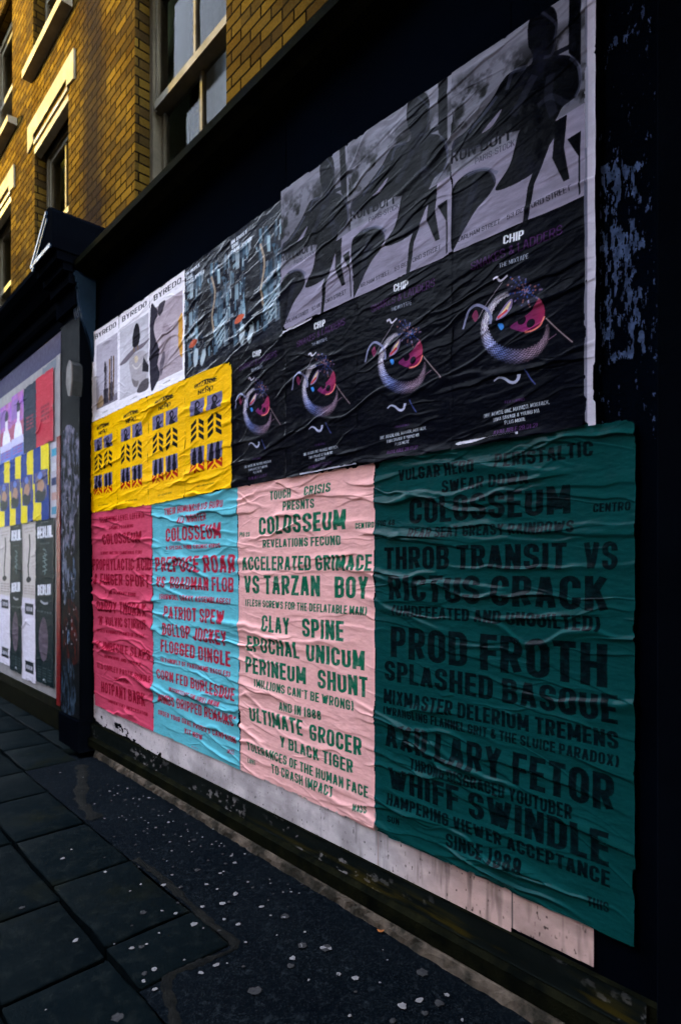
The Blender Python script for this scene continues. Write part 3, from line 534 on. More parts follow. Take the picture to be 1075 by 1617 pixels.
class Art:
    def __init__(s, nu, nv, base, ss=2, wm=1.0, hm=1.5):
        s.nu, s.nv, s.ss = nu, nv, ss
        s.W, s.H = nu*ss, nv*ss
        s.a = np.zeros((s.H, s.W, 3), np.float32); s.a[:] = base
        s.wm, s.hm = wm, hm
        yy, xx = np.mgrid[0:s.H, 0:s.W].astype(np.float32)
        s.U = (xx+0.5)/s.W; s.V = (yy+0.5)/s.H
    def _put(s, mask, col, alpha, r0, r1, c0, c1):
        sub = s.a[r0:r1, c0:c1]
        al = (mask*alpha)[..., None] if not np.isscalar(alpha) or True else alpha
        if callable(col): cc = col(s.U[r0:r1, c0:c1], s.V[r0:r1, c0:c1])
        else: cc = np.asarray(col, np.float32)
        sub[:] = sub*(1-al)+cc*al
    def poly(s, pts, col, alpha=1.0):
        p = np.array(pts, np.float32)*[s.W, s.H]
        c0 = max(int(p[:, 0].min()), 0); c1 = min(int(p[:, 0].max())+2, s.W); r0 = max(int(p[:, 1].min()), 0); r1 = min(int(p[:, 1].max())+2, s.H)
        if c1 <= c0 or r1 <= r0: return
        x = np.arange(c0, c1, dtype=np.float32)[None, :]+0.5; y = np.arange(r0, r1, dtype=np.float32)[:, None]+0.5
        ins = np.zeros((r1-r0, c1-c0), bool)
        n = len(p)
        for i in range(n):
            xa, ya = p[i]; xb, yb = p[(i+1) % n]
            if ya == yb: continue
            cr = ((ya > y) != (yb > y))
            ins ^= cr & (x < (xb-xa)*(y-ya)/(yb-ya)+xa)
        s._put(ins.astype(np.float32), col, alpha, r0, r1, c0, c1)
    def rect(s, u0, v0, u1, v1, col, alpha=1.0):
        s.poly([(u0, v0), (u1, v0), (u1, v1), (u0, v1)], col, alpha)
    def smooth(s, pts, col, alpha=1.0, n=6):
        s.poly(catmull(pts, n, True), col, alpha)
    def ell(s, cu, cv, ru, rv, col, alpha=1.0, rot=0.0):
        t = np.linspace(0, 2*math.pi, 28, endpoint=False)
        x = np.cos(t)*ru*s.wm; y = np.sin(t)*rv*s.hm
        c, d = math.cos(rot), math.sin(rot)
        s.poly([(cu+(a*c-b*d)/s.wm, cv+(a*d+b*c)/s.hm) for a, b in zip(x, y)], col, alpha)
    def line(s, pts, w, col, alpha=1.0, w1=None, n=6):
        q = np.array(catmull(pts, n, False))*[s.wm, s.hm]
        w1 = w if w1 is None else w1
        d = np.gradient(q, axis=0); d /= np.maximum(np.hypot(d[:, 0], d[:, 1]), 1e-9)[:, None]
        nrm = np.stack([-d[:, 1], d[:, 0]], 1)
        ww = np.linspace(w, w1, len(q))[:, None]/2
        out = np.concatenate([q+nrm*ww, (q-nrm*ww)[::-1]])
        s.poly(out/[s.wm, s.hm], col, alpha)
    def text(s, t, u0, v0, u1, v1, h0, h1, col, alpha=1.0, bold=0.03, fat=0, ink=0.0, slit=0):
        co, tr = text_tris(t, bold)
        if len(tr) == 0: return
        lo, hi = 0.0, 1.0
        xm, xM = co[:, 0].min(), co[:, 0].max()
        k = (co[:, 0]-xm)/(xM-xm)
        y = (co[:, 1]-lo)/(hi-lo)
        P = np.stack([(u0+(u1-u0)*k)*s.W, (v0+(v1-v0)*k+(h0+(h1-h0)*k)*y)*s.H], 1)
        c0 = max(int(P[:, 0].min())-2, 0); c1 = min(int(P[:, 0].max())+3, s.W); r0 = max(int(P[:, 1].min())-2, 0); r1 = min(int(P[:, 1].max())+3, s.H)
        if c1 <= c0 or r1 <= r0: return
        mk = np.zeros((r1-r0, c1-c0), bool)
        P = P-[c0, r0]
        for a, b, c in P[tr]:
            ca = max(int(min(a[0], b[0], c[0])), 0); cb = min(int(max(a[0], b[0], c[0]))+1, c1-c0)
            ra = max(int(min(a[1], b[1], c[1])), 0); rb = min(int(max(a[1], b[1], c[1]))+1, r1-r0)
            if cb <= ca or rb <= ra: continue
            x = np.arange(ca, cb, dtype=np.float32)[None, :]+0.5; yy = np.arange(ra, rb, dtype=np.float32)[:, None]+0.5
            e0 = (b[0]-a[0])*(yy-a[1])-(b[1]-a[1])*(x-a[0])
            e1 = (c[0]-b[0])*(yy-b[1])-(c[1]-b[1])*(x-b[0])
            e2 = (a[0]-c[0])*(yy-c[1])-(a[1]-c[1])*(x-c[0])
            mk[ra:rb, ca:cb] |= ((e0 >= -1e-3) & (e1 >= -1e-3) & (e2 >= -1e-3)) | ((e0 <= 1e-3) & (e1 <= 1e-3) & (e2 <= 1e-3))
        for _ in range(fat):
            m2 = mk.copy(); m2[:, 1:] |= mk[:, :-1]; mk = m2
        m = mk.astype(np.float32)
        if slit:      # stencil bridges
            x = np.arange(c0, c1)[None, :]; yv = np.arange(r0, r1)[:, None]
            m *= ((x + yv*0.35) % slit > slit*0.14)
        if ink: m *= 1-ink*np.clip((fbm(s.U[r0:r1, c0:c1]*60, s.V[r0:r1, c0:c1]*90, 3)-0.45)*3, 0, 1)
        s._put(m, col, alpha, r0, r1, c0, c1)
    def final(s):
        a = np.clip(s.a, 0, 1).reshape(s.nv, s.ss, s.nu, s.ss, 3).mean((1, 3))
        return srgb(a)

def catmull(pts, n, closed):
    p = [np.array(q, float) for q in pts]; m = len(p); out = []
    rng = range(m) if closed else range(m-1)
    for i in rng:
        if closed: a, b, c, d = p[i-1], p[i], p[(i+1) % m], p[(i+2) % m]
        else: a, b, c, d = p[max(i-1, 0)], p[i], p[i+1], p[min(i+2, m-1)]
        for k in range(n):
            t = k/n
            out.append(0.5*((2*b)+(-a+c)*t+(2*a-5*b+4*c-d)*t*t+(-a+3*b-3*c+d)*t**3))
    if not closed: out.append(p[-1])
    return [tuple(q) for q in out]

def sheet(name, quad, art, off, mat, parent=None, mask=None, amp=1.0, edge=0.003, seed=0, smooth=True, curl=0.003, nibble=0.006):
    """a pasted sheet: dense grid over a wall quad (TL, TR, BR, BL in wall metres), art carried by a colour attribute,
    off = distance in front of the wall plane; origin at its lower left corner"""
    nu, nv = art.nu, art.nv
    TL, TR, BR, BL = [np.array(q, np.float64) for q in quad]
    u = np.linspace(0, 1, nu)[None, :]; v = np.linspace(0, 1, nv)[:, None]
    S = BL[0]*(1-u)*(1-v)+BR[0]*u*(1-v)+TR[0]*u*v+TL[0]*(1-u)*v
    Z = BL[1]*(1-u)*(1-v)+BR[1]*u*(1-v)+TR[1]*u*v+TL[1]*(1-u)*v
    if edge:
        S = S+edge*(fbm(Z*9+seed, Z*0+seed*3.1, 3)-0.5)*2*(1-4*u*(1-u)) + 0*v
        Z = Z+edge*(fbm(S*9+seed*1.7, S*0+seed, 3)-0.5)*2*(1-4*v*(1-v)) + 0*u
    h = wrinkles(S, Z)*amp if amp else np.zeros_like(S)
    if curl:
        e = np.minimum(np.minimum(u, 1-u), np.minimum(v, 1-v))
        h = h + curl*np.exp(-e*45)*fbm(S*6+seed, Z*6, 2)
    base = Vector((float(BL[0]), -off, float(BL[1])))
    V = np.stack([S-base.x, -h, Z-base.z], -1).reshape(-1, 3).astype(np.float32)
    idx = np.arange(nu*nv).reshape(nv, nu)
    F = np.stack([idx[:-1, :-1], idx[:-1, 1:], idx[1:, 1:], idx[1:, :-1]], -1).reshape(-1, 4)
    C = art.final().reshape(-1, 3)
    mk = np.ones_like(S, bool) if mask is None else mask(S, Z)
    if nibble and edge:   # noqa            # small torn bites along the edges and at the corners
        wS = np.hypot(*(BR-BL)); wZ = np.hypot(*(TL-BL))
        e = np.minimum(np.minimum(u, 1-u)*wS, np.minimum(v, 1-v)*wZ)
        cr = np.hypot(np.minimum(u, 1-u)*wS, np.minimum(v, 1-v)*wZ)
        n = fbm(S*11+seed*2.3, Z*11+seed, 4, 0.6)
        mk = mk & ~(e < nibble*np.clip((n-0.61)*9, 0, 1)) & ~(cr < 0.03*np.clip((n-0.55)*5, 0, 1))
    if not mk.all():
        mk = mk.reshape(-1)
        keep = mk[F].all(1); F = F[keep]
        used = np.zeros(len(V), bool); used[F.reshape(-1)] = True
        rm = np.cumsum(used)-1; V = V[used]; C = C[used]; F = rm[F]
    nf = len(F)
    me = bpy.data.meshes.new(name)
    me.vertices.add(len(V)); me.vertices.foreach_set('co', V.reshape(-1))
    me.loops.add(nf*4); me.loops.foreach_set('vertex_index', F.reshape(-1).astype(np.int32))
    me.polygons.add(nf); me.polygons.foreach_set('loop_start', np.arange(0, nf*4, 4, dtype=np.int32))
    me.polygons.foreach_set('use_smooth', np.full(nf, smooth))
    at = me.attributes.new('print', 'FLOAT_COLOR', 'POINT')
    at.data.foreach_set('color', np.concatenate([C, np.ones((len(C), 1), np.float32)], 1).astype(np.float32).reshape(-1))
    me.update(calc_edges=True)
    me.materials.append(mat)
    o = bpy.data.objects.new(name, me)
    o.location = base
    return link(o, parent)

def grid_for(quad, dens=1.9):
    """grid size that follows the sheet's size in metres and its nearness to the open end of the street"""
    s = (quad[0][0]+quad[1][0])/2
    w = abs(quad[1][0]-quad[0][0]); hgt = abs(quad[0][1]-quad[3][1])
    def px(x, z): 
        dx = x-4.73; fw = -0.7271*dx+0.6865*1.8; rt = 0.6865*dx+0.7271*1.8
        return 595*rt/fw, 595*(z-1.45)/fw
    a = px(quad[3][0], quad[3][1]); b = px(quad[2][0], quad[2][1]); c = px(quad[1][0], quad[1][1])
    return max(int((abs(b[0]-a[0])+8)*dens), 24), max(int(abs(c[1]-b[1])*dens*0.85), 40), w, hgt
def new_art(quad, base, dens=1.9, ss=2):
    nu, nv, w, h = grid_for(quad, dens)
    return Art(nu, nv, base, ss, w, h)

# ================================================================== large structure
# ---- ground
def quad_obj(name, x0, x1, y0, y1, z, mat, kind='structure', sub=1):
    mb = MB()
    n = sub
    for i in range(n):
        mb.poly([(x0+(x1-x0)*i/n, y0, z), (x0+(x1-x0)*(i+1)/n, y0, z), (x0+(x1-x0)*(i+1)/n, y1, z), (x0+(x1-x0)*i/n, y1, z)])
    o = mb.build(name, mat)
    tag(o, kind=kind)
    return o
road = quad_obj('road', -60, 60, -60, -2.3, -0.13, MAT['asphalt'])
tag(road, 'dark asphalt roadway beyond the pavement', 'road')
mb = MB()      # the asphalt follows the slab row: a strip by the wall that widens past the corner slab
for x0, x1, y0 in ((0.16, 2.788, -0.537), (2.788, 3.05, -0.906), (3.05, 14, -0.906)):
    mb.poly([(x0, y0, -0.004), (x1, y0, -0.004), (x1, 0.25, -0.004), (x0, 0.25, -0.004)])
mb.poly([(0.16, -2.0, -0.055), (14, -2.0, -0.055), (14, 0.25, -0.055), (0.16, 0.25, -0.055)])
asph = mb.build('asphalt_strip', MAT['asphalt']); tag(asph, kind='structure')
tag(asph, 'gum-spotted asphalt strip along the foot of the poster wall', 'pavement strip')

def slabs():
    r = random.Random(5)
    mb = MB(); bm = mb.bm
    lay = bm.verts.layers.float.new('tone')
    def slab(x0, x1, y0, y1, tilt=0.004):
        g = 0.009
        z = [r.uniform(-tilt, tilt)*0.6 for _ in range(4)]
        top = [(x0+g, y0+g), (x1-g, y0+g), (x1-g, y1-g), (x0+g, y1-g)]
        nx = max(4, int((x1-x0)/0.09)); ny = max(4, int((y1-y0)/0.09))
        tone = r.random()
        gr = {}
        ex, ey = 0.010/(x1-x0), 0.010/(y1-y0)
        us = [0]+[ex+(1-2*ex)*k/(nx-2) for k in range(nx-1)]+[1]; vs_ = [0]+[ey+(1-2*ey)*k/(ny-2) for k in range(ny-1)]+[1]
        for j in range(ny+1):
            for i in range(nx+1):
                u, v = us[i], vs_[j]
                x = x0+g+(x1-x0-2*g)*u; y = y0+g+(y1-y0-2*g)*v
                if i in (0, nx): x += r.uniform(-0.006, 0.006)*(1.8 if r.random() < .12 else 1)
                if j in (0, ny): y += r.uniform(-0.006, 0.006)*(1.8 if r.random() < .12 else 1)
                zz = z[0]*(1-u)*(1-v)+z[1]*u*(1-v)+z[2]*u*v+z[3]*(1-u)*v + r.uniform(-0.0006, 0.0006)
                if i in (0, nx) or j in (0, ny): zz -= 0.003+r.random()*0.003
                vv = bm.verts.new((x, y, zz)); vv[lay] = tone; gr[i, j] = vv
        for j in range(ny):
            for i in range(nx):
                f = bm.faces.new((gr[i, j], gr[i+1, j], gr[i+1, j+1], gr[i, j+1])); f.smooth = True
        ring = [gr[i, 0] for i in range(nx+1)]+[gr[nx, j] for j in range(1, ny+1)]+[gr[i, ny] for i in range(nx-1, -1, -1)]+[gr[0, j] for j in range(ny-1, 0, -1)]
        low = []
        for q in ring:
            w = bm.verts.new((q.co.x, q.co.y, -0.06)); w[lay] = 0.0; low.append(w)
        for i in range(len(ring)):
            k = (i+1) % len(ring)
            bm.faces.new((ring[k], ring[i], low[i], low[k]))
    # row against the asphalt, then rows towards the kerb; joints measured along the wall
    rows = [(-0.905, -0.535, [0.16, 0.67, 1.31, 1.885, 2.48, 2.785]),
            (-1.275, -0.905, [0.05, 0.68, 1.29, 2.02, 2.54, 3.15, 3.8, 4.5]),
            (-1.66, -1.275, [0.2, 0.9, 1.55, 2.1, 2.7, 3.35, 4.0, 4.6]),
            (-2.0, -1.66, [0.0, 0.7, 1.3, 1.9, 2.6, 3.2, 3.9, 4.6])]
    for y0, y1, xs in rows:
        x = xs[0]
        left = []
        while x > -9:
            x2 = x-r.uniform(0.5, 0.72); left.append((x2, x)); x = x2
        for a, b in left: slab(a, b, y0, y1)
        for a, b in zip(xs[:-1], xs[1:]): slab(a, b, y0, y1)
        if y1 < -0.9:
            x = xs[-1]
            while x < 13: slab(x, x+0.62, y0, y1); x += 0.62
    # rows nearer the wall in front of the neighbouring shop
    for y0, y1, x in [(-0.535, -0.17, 0.16), (-0.17, 0.2, -0.16)]:
        while x > -9:
            x2 = x-r.uniform(0.5, 0.75); slab(x2, x, y0, y1); x = x2
    return mb.build('pavement', MAT['slab'])
pav = slabs()
tag(pav, 'dark worn stone slab pavement', 'pavement', kind='structure')
bed = quad_obj('pavement_bed', -14, 0.16, -2.0, 0.25, -0.055, MAT['asphalt'])
bed2 = quad_obj('pavement_underlay', -0.2, 14, -2.0, -0.52, -0.022, MAT['asphalt'])
bpy.data.objects.remove(bed2)
kerb = MB()
x = -14
while x < 14:
    kerb.box(x+0.004, x+0.91, -2.3, -2.005, -0.16, -0.002, 0.012); x += 0.914
kerb = kerb.build('kerb', MAT['slab']); tag(kerb, 'granite kerb along the pavement edge', 'kerb', kind='structure')

# ---- crumbled mortar lip between slabs and asphalt
def lip(pts, w, seed):
    r = random.Random(seed)
    q = catmull(pts, 8, False)
    mb = MB(); bm = mb.bm
    prev = None
    for i, (x, y) in enumerate(q):
        a = q[min(i+1, len(q)-1)]; b = q[max(i-1, 0)]
        d = Vector((a[0]-b[0], a[1]-b[1])).normalized(); n = Vector((-d.y, d.x))
        ww = w*(0.5+r.random()*0.9)
        row = []
        for k in range(5):
            t = (k/4-0.5)
            z = 0.0035*(1-(2*t)**4)+r.uniform(-0.001, 0.001)-0.003
            row.append(bm.verts.new((x+n.x*ww*t*2*0.5, y+n.y*ww*t*2*0.5, z)))
        if prev:
            for k in range(4): bm.faces.new((prev[k], prev[k+1], row[k+1], row[k]))
        prev = row
    return mb
m = lip([(0.30, -0.20), (0.52, -0.27), (0.80, -0.38), (1.00, -0.45), (1.30, -0.475)], 0.075, 1)
tag(m.build('mortar_seam', MAT['mortar_lip'], smooth=True), 'pale crumbled mortar patch where slabs meet asphalt', 'mortar', kind='structure')
m = lip([(1.90, -0.515), (2.1, -0.505), (2.4, -0.515), (2.6, -0.525), (2.80, -0.53), (2.80, -0.66), (2.79, -0.80), (2.93, -0.86), (3.05, -0.90)], 0.035, 2)
tag(m.build('mortar_seam', MAT['mortar_lip'], smooth=True), 'thin mortar seam around the corner slab', 'mortar', kind='structure')

# ---- upper brick building
BY = 0.10
bld = empty('brick_building', (-0.5, BY, 3.9))
tag(bld, 'yellow brick upper storeys with sash windows above the shopfronts', 'building')
OPEN = {  # windows: x0, x1, z0, z1
    'A': (0.53, 1.75, 3.62, 5.75), 'B': (-1.81, -0.84, 4.05, 5.68), 'C': (-3.64, -2.65, 4.05, 5.60),
    'D': (-1.86, -0.84, 6.50, 8.0), 'E': (-3.62, -2.60, 6.34, 7.9), 'F': (0.53, 1.75, 6.6, 8.4), 'G': (-5.5, -4.5, 4.05, 5.6), 'H': (-5.5, -4.5, 6.4, 7.9),
    'I': (3.6, 4.8, 3.62, 5.75), 'J': (3.6, 4.8, 6.6, 8.4)}
def brick_wall():
    xs = sorted({-12, 12}.union(*[{a[0], a[1]} for a in OPEN.values()]))
    zs = sorted({3.55, 9.6}.union(*[{a[2], a[3]} for a in OPEN.values()]))
    mb = MB()
    def hole(x, z): return any(a[0] < x < a[1] and a[2] < z < a[3] for a in OPEN.values())
    for i in range(len(xs)-1):
        for j in range(len(zs)-1):
            if hole((xs[i]+xs[i+1])/2, (zs[j]+zs[j+1])/2): continue
            mb.poly([(xs[i], BY, zs[j]), (xs[i+1], BY, zs[j]), (xs[i+1], BY, zs[j+1]), (xs[i], BY, zs[j+1])])
    for (x0, x1, z0, z1) in OPEN.values():
        d = BY+0.235
        mb.poly([(x0, BY, z0), (x0, d, z0), (x0, d, z1), (x0, BY, z1)])
        mb.poly([(x1, d, z0), (x1, BY, z0), (x1, BY, z1), (x1, d, z1)])
        mb.poly([(x0, BY, z1), (x0, d, z1), (x1, d, z1), (x1, BY, z1)])
        mb.poly([(x0, d, z0), (x0, BY, z0), (x1, BY, z0), (x1, d, z0)])
    # parapet top and back so the mass is closed
    mb.poly([(-12, BY, 9.6), (12, BY, 9.6), (12, 5, 9.6), (-12, 5, 9.6)])
    mb.poly([(-12, 5, 9.6), (12, 5, 9.6), (12, 5, 0), (-12, 5, 0)])
    mb.poly([(12, BY, 9.6), (12, BY, 0), (12, 5, 0), (12, 5, 9.6)])
    mb.poly([(-12, BY, 9.6), (-12, 5, 9.6), (-12, 5, 0), (-12, BY, 0)])
    bm = mb.bm
    # keep authored winding: outward faces towards the street
    me = bpy.data.meshes.new('brick_wall')
    uvl = bm.loops.layers.uv.new('metres')
    bm.normal_update()
    for f in bm.faces:
        n = f.normal
        for l in f.loops:
            p = l.vert.co
            if abs(n.x) > 0.7: l[uvl].uv = (p.y+0.06, p.z)
            elif abs(n.z) > 0.7: l[uvl].uv = (p.x, p.y)
            else: l[uvl].uv = (p.x, p.z)
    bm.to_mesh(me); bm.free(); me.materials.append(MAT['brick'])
    o = bpy.data.objects.new('brick_wall', me); link(o)
    return o
bw = brick_wall()
def adopt(o, parent):
    o.parent = parent
    o.matrix_parent_inverse = parent.matrix_basis.inverted() if False else Matrix.Translation(-parent.location)
adopt(bw, bld)
def part(mb, name, mat, parent, smooth=False):
    o = mb.build(name, mat, None, smooth)
    o.parent = parent
    o.matrix_parent_inverse = Matrix.Translation(-parent.location) if parent.type == 'EMPTY' else Matrix.Identity(4)
    return o
def part_of(o, parent):
    base = Vector((0, 0, 0))
    o.parent = parent; o.matrix_parent_inverse = Matrix.Translation(-parent.location)
    return o

def sash_window(key, big):
    x0, x1, z0, z1 = OPEN[key]
    y0 = BY+0.115
    mb = MB()
    fw = 0.05
    # box frame (three sides and a sill)
    mb.box(x0+0.001, x0+fw, y0, y0+0.12, z0+0.002, z1-0.002); mb.box(x1-fw, x1-0.001, y0, y0+0.12, z0+0.002, z1-0.002)
    mb.box(x0+fw, x1-fw, y0, y0+0.12, z1-0.07, z1-0.002); mb.box(x0+fw, x1-fw, y0, y0+0.12, z0+0.002, z0+0.06)
    w = part(mb, 'window', MAT['cream'], bld)
    zm = z0+1.22 if big else (z0+z1)/2
    sw = 0.036
    for nm, (za, zb), yy in (('upper', (zm-0.045, z1-0.072), y0+0.018), ('lower', (z0+0.062, zm+0.02), y0+0.068)):
        m = MB()
        m.box(x0+fw+0.004, x0+fw+sw, yy, yy+0.045, za, zb); m.box(x1-fw-sw, x1-fw-0.004, yy, yy+0.045, za, zb)
        m.box(x0+fw+sw, x1-fw-sw, yy, yy+0.045, zb-0.05, zb)
        rail = 0.055 if nm == 'upper' else 0.08
        m.box(x0+fw+sw, x1-fw-sw, yy-(0.022 if nm == 'upper' else 0), yy+0.045, za, za+rail)
        xm = (x0+x1)/2
        m.box(xm-0.014, xm+0.014, yy+0.006, yy+0.040, za+rail, zb-0.05)
        part(m, 'sash', MAT['cream'], w)
        g = MB(); g.poly([(x0+fw+sw, yy+0.024, za+rail), (x1-fw-sw, yy+0.024, za+rail), (x1-fw-sw, yy+0.024, zb-0.05), (x0+fw+sw, yy+0.024, zb-0.05)])
        part(g, 'pane', MAT['glass'], w)
    # interior
    if big:
        m = MB()
        n = 44; xa, xb = x0-0.02, x1+0.1
        for i in range(n):
            u0, u1 = i/n, (i+1)/n
            f = lambda u: y0+0.43+0.010*math.sin(u*60)+0.006*math.sin(u*23+1)
            m.poly([(xa+(xb-xa)*u0, f(u0), z0), (xa+(xb-xa)*u1, f(u1), z0), (xa+(xb-xa)*u1, f(u1), z1+0.8), (xa+(xb-xa)*u0, f(u0), z1+0.8)])
        part(m, 'curtain', MAT['curtain'], w, True)
    m = MB(); m.box(x0-0.6, x1+0.6, y0+0.75, y0+0.78, z0-0.3, z1+0.72)
    part(m, 'room_wall', MAT['room'], w)
    return w
for k in OPEN: sash_window(k, k in 'AFIJ')

def lintel(x0, x1, zt, zb, ear, drop, y):
    m = MB()
    prof = [(x0, zb-drop), (x0+ear, zb-drop+0.03), (x0+ear, zb), (x1-ear, zb), (x1-ear, zb-drop+0.03), (x1, zb-drop), (x1, zt), (x0, zt)]
    m.prism_y(prof, y-0.018, y+0.05)
    return part(m, 'lintel', MAT['lintel'], bld)
lintel(-1.99, -0.67, 5.985, 5.82, 0.18, 0.10, BY)
lintel(-3.82, -2.50, 5.86, 5.71, 0.18, 0.10, BY)
lintel(-5.68, -4.32, 5.86, 5.71, 0.18, 0.10, BY)
for (x0, x1, z) in ((-1.82, -0.83, 5.70), (-3.65, -2.64, 5.60)):
    m = MB()      # moulded head between lintel and sash
    m.box(x0+0.01, x1-0.01, BY-0.012, BY+0.03, z+0.015, z+0.05)
    m.prism_x([(BY+0.0, z-0.07), (BY+0.06, z-0.09), (BY+0.06, z+0.005), (BY+0.02, z+0.005), (BY-0.005, z-0.02)], x0+0.012, x1-0.012)
    part(m, 'head_moulding', MAT['cream'], bld)
for (x0, x1, z0, z1) in ((-1.90, -0.74, 6.40, 6.49), (-3.72, -2.42, 6.25, 6.33), (-5.6, -4.4, 6.30, 6.39), (0.45, 1.83, 6.50, 6.59)):
    m = MB(); m.prism_x([(BY-0.095, z0), (BY+0.02, z0), (BY+0.02, z1+0.008), (BY-0.095, z1-0.012)], x0, x1)
    part(m, 'sill', MAT['lintel'], bld)

# ---- boarded shopfront that carries the poster wall
front = empty('boarded_shopfront', (2.0, 0.0, 0.0))
tag(front, 'blue-black boarded shopfront with fascia and cornice behind the posters', 'shopfront')
m = MB()
for a, b in ((-0.0, 1.22), (1.223, 2.44), (2.443, 3.66), (3.663, 4.125)):
    m.box(a, b, 0.0, 0.018, 0.20, 3.36)
board = part(m, 'board_panel', MAT['navy'], front)
m = MB()
for a, b in ((0.0, 2.43), (2.436, 4.87), (4.876, 9.0)): m.box(a, b, 0.004, 0.03, 3.363, 3.68)
part(m, 'fascia_board', MAT['navy'], front)
m = MB(); m.box(0.0, 9, 0.019, 0.12, 0.0, 3.70); part(m, 'backing', MAT['black'], front)
m = MB(); m.box(4.128, 4.9, -0.022, 0.018, 0.02, 3.36, 0.004); m.box(4.905, 9.0, 0.0, 0.018, 0.02, 3.36); part(m, 'pilaster', MAT['black'], front)
m = MB()
m.prism_x([(0.0, 3.655), (-0.10, 3.665), (-0.135, 3.69), (-0.175, 3.70), (-0.175, 3.745), (-0.16, 3.757), (0.10, 3.80), (0.10, 3.655)], 0.085, 9.0)
cor = part(m, 'cornice', MAT['mossy'], front)
# plinth with mossy ledge and pale stone edge
m = MB(); m.prism_x([(0.0, 0.215), (-0.012, 0.205), (-0.016, 0.112), (-0.042, 0.098), (-0.042, 0.041), (0.015, 0.041), (0.015, 0.215)], 0.003, 9.0)
pl = part(m, 'plinth', MAT['mossy'], front)
def rough_strip(x0, x1, n, seed):
    r = random.Random(seed); mb = MB(); bm = mb.bm; prev = None
    for i in range(n+1):
        x = x0+(x1-x0)*i/n
        j = lambda a: r.uniform(-a, a)
        sec = [(-0.060+j(.006), -0.01), (-0.055+j(.005), 0.020+j(.008)), (-0.047+j(.003), 0.036+j(.004)), (-0.030, 0.0395), (0.01, 0.0395), (0.01, -0.01)]
        row = [bm.verts.new((x, y, z)) for y, z in sec]
        if prev:
            for k in range(len(sec)):
                l = (k+1) % len(sec); bm.faces.new((prev[k], prev[l], row[l], row[k]))
        else: bm.faces.new(row[::-1])
        prev = row
    bm.faces.new(prev)
    return mb
part(rough_strip(0.16, 9.0, 260, 3), 'stone_edge', MAT['stone'], front)
# scroll bracket under the cornice end
m = MB()
out = [(0.165, 3.700), (0.165, 3.66), (0.150, 3.655), (0.150, 3.615), (0.138, 3.61), (0.138, 3.575), (0.130, 3.57), (0.128, 3.50), (0.112, 3.40), (0.080, 3.30), (0.045, 3.21), (0.022, 3.12), (0.012, 3.04), (0.0, 3.02)]
for k in range(4):
    xa = -0.095+k*0.036
    m.prism_x([(-p, z) for p, z in out]+[(0.05, 3.02), (0.05, 3.70)], xa, xa+0.026)
m.prism_x([(-p+0.008, z) for p, z in out]+[(0.05, 3.02), (0.05, 3.70)], -0.098, 0.043)
part(m, 'scroll_bracket', MAT['bracket'], front)

# ---- neighbouring shopfront with its own hoarding, pilaster, pedimented cap and cornice
nb = empty('neighbour_shopfront', (-2.2, 0.0, 0.0))
tag(nb, 'black neighbouring shopfront with heavy cornice and red-edged poster hoarding', 'shopfront')
m = MB(); m.box(-6.0, -0.835, 0.0, 0.02, 0.26, 3.30); part(m, 'hoarding_board', MAT['white_board'], nb)
m = MB(); m.box(-6.0, -0.66, 0.002, 0.02, 3.303, 3.50); part(m, 'hoarding_header', MAT['lavender'], nb)
m = MB(); m.box(-0.833, -0.735, -0.006, 0.02, 2.585, 3.30); m.box(-0.833, -0.815, -0.006, 0.02, 0.9, 2.583); part(m, 'white_edge_strip', MAT['white_board'], nb)
m = MB(); m.box(-0.812, -0.712, -0.014, 0.02, 0.19, 2.58, 0.004); part(m, 'red_post', MAT['red'], nb)
m = MB(); m.box(-0.71, -0.66, -0.01, 0.02, 0.2, 3.40, 0.004); part(m, 'brown_trim', MAT['brown'], nb)
m = MB(); m.box(-6.0, -0.43, -0.004, 0.05, 3.503, 3.56); m.box(-6, -0.43, 0.006, 0.05, 3.56, 3.92); part(m, 'fascia_board', MAT['black'], nb)
m = MB()
m.prism_x([(0.006, 3.80), (-0.06, 3.83), (-0.10, 3.88), (-0.16, 3.92), (-0.20, 3.96), (-0.20, 4.00), (-0.19, 4.01), (0.10, 4.06), (0.10, 3.80)], -6.0, -0.40)
m.prism_x([(0.0, 3.62), (-0.03, 3.63), (-0.05, 3.66), (0.0, 3.70)], -6.0, -0.40)
part(m, 'cornice', MAT['black'], nb)
m = MB(); m.box(-6.0, -0.66, -0.02, 0.03, 0.0, 0.19, 0.006); m.prism_x([(-0.02, .192), (0.02, .192), (0.02, .255), (-0.004, .255)], -6.0, -0.66); part(m, 'plinth', MAT['mossy'], nb)
m = MB(); m.box(-0.655, -0.43, 0.03, 0.10, 0.0, 3.6); part(m, 'jamb', MAT['black'], nb)
m = MB(); m.box(-0.425, -0.0035, -0.10, 0.10, 0.0, 3.45, 0.006); m.box(-0.44, 0.0, -0.115, 0.10, -0.01, 0.24, 0.006); part(m, 'pilaster', MAT['black'], nb)
# pedimented cap
m = MB()
m.prism_y([(-0.40, 3.80), (-0.37, 3.86), (-0.03, 4.12), (0.02, 4.12), (0.08, 4.07), (0.08, 3.80)], -0.33, 0.10)
m.box(-0.40, 0.06, -0.29, 0.10, 3.735, 3.80)
m.box(-0.42, 0.04, -0.24, 0.10, 3.68, 3.735)
m.box(-0.41, 0.02, -0.19, 0.10, 3.60, 3.68)
m.box(-0.42, 0.0, -0.14, 0.10, 3.452, 3.60)
part(m, 'pedimented_cap', MAT['black'], nb)
# raking and horizontal mouldings on the cap front
m = MB()
for dz, py in ((0.0, 0.345), (-0.05, 0.340)):
    m.prism_y([(-0.36, 3.815+dz), (-0.02, 4.075+dz), (-0.02, 4.10+dz), (-0.375, 3.83+dz)], -py, -0.328)
m.box(-0.40, 0.06, -0.342, -0.331, 3.80, 3.83)
part(m, 'cap_moulding', MAT['bracket'], nb)

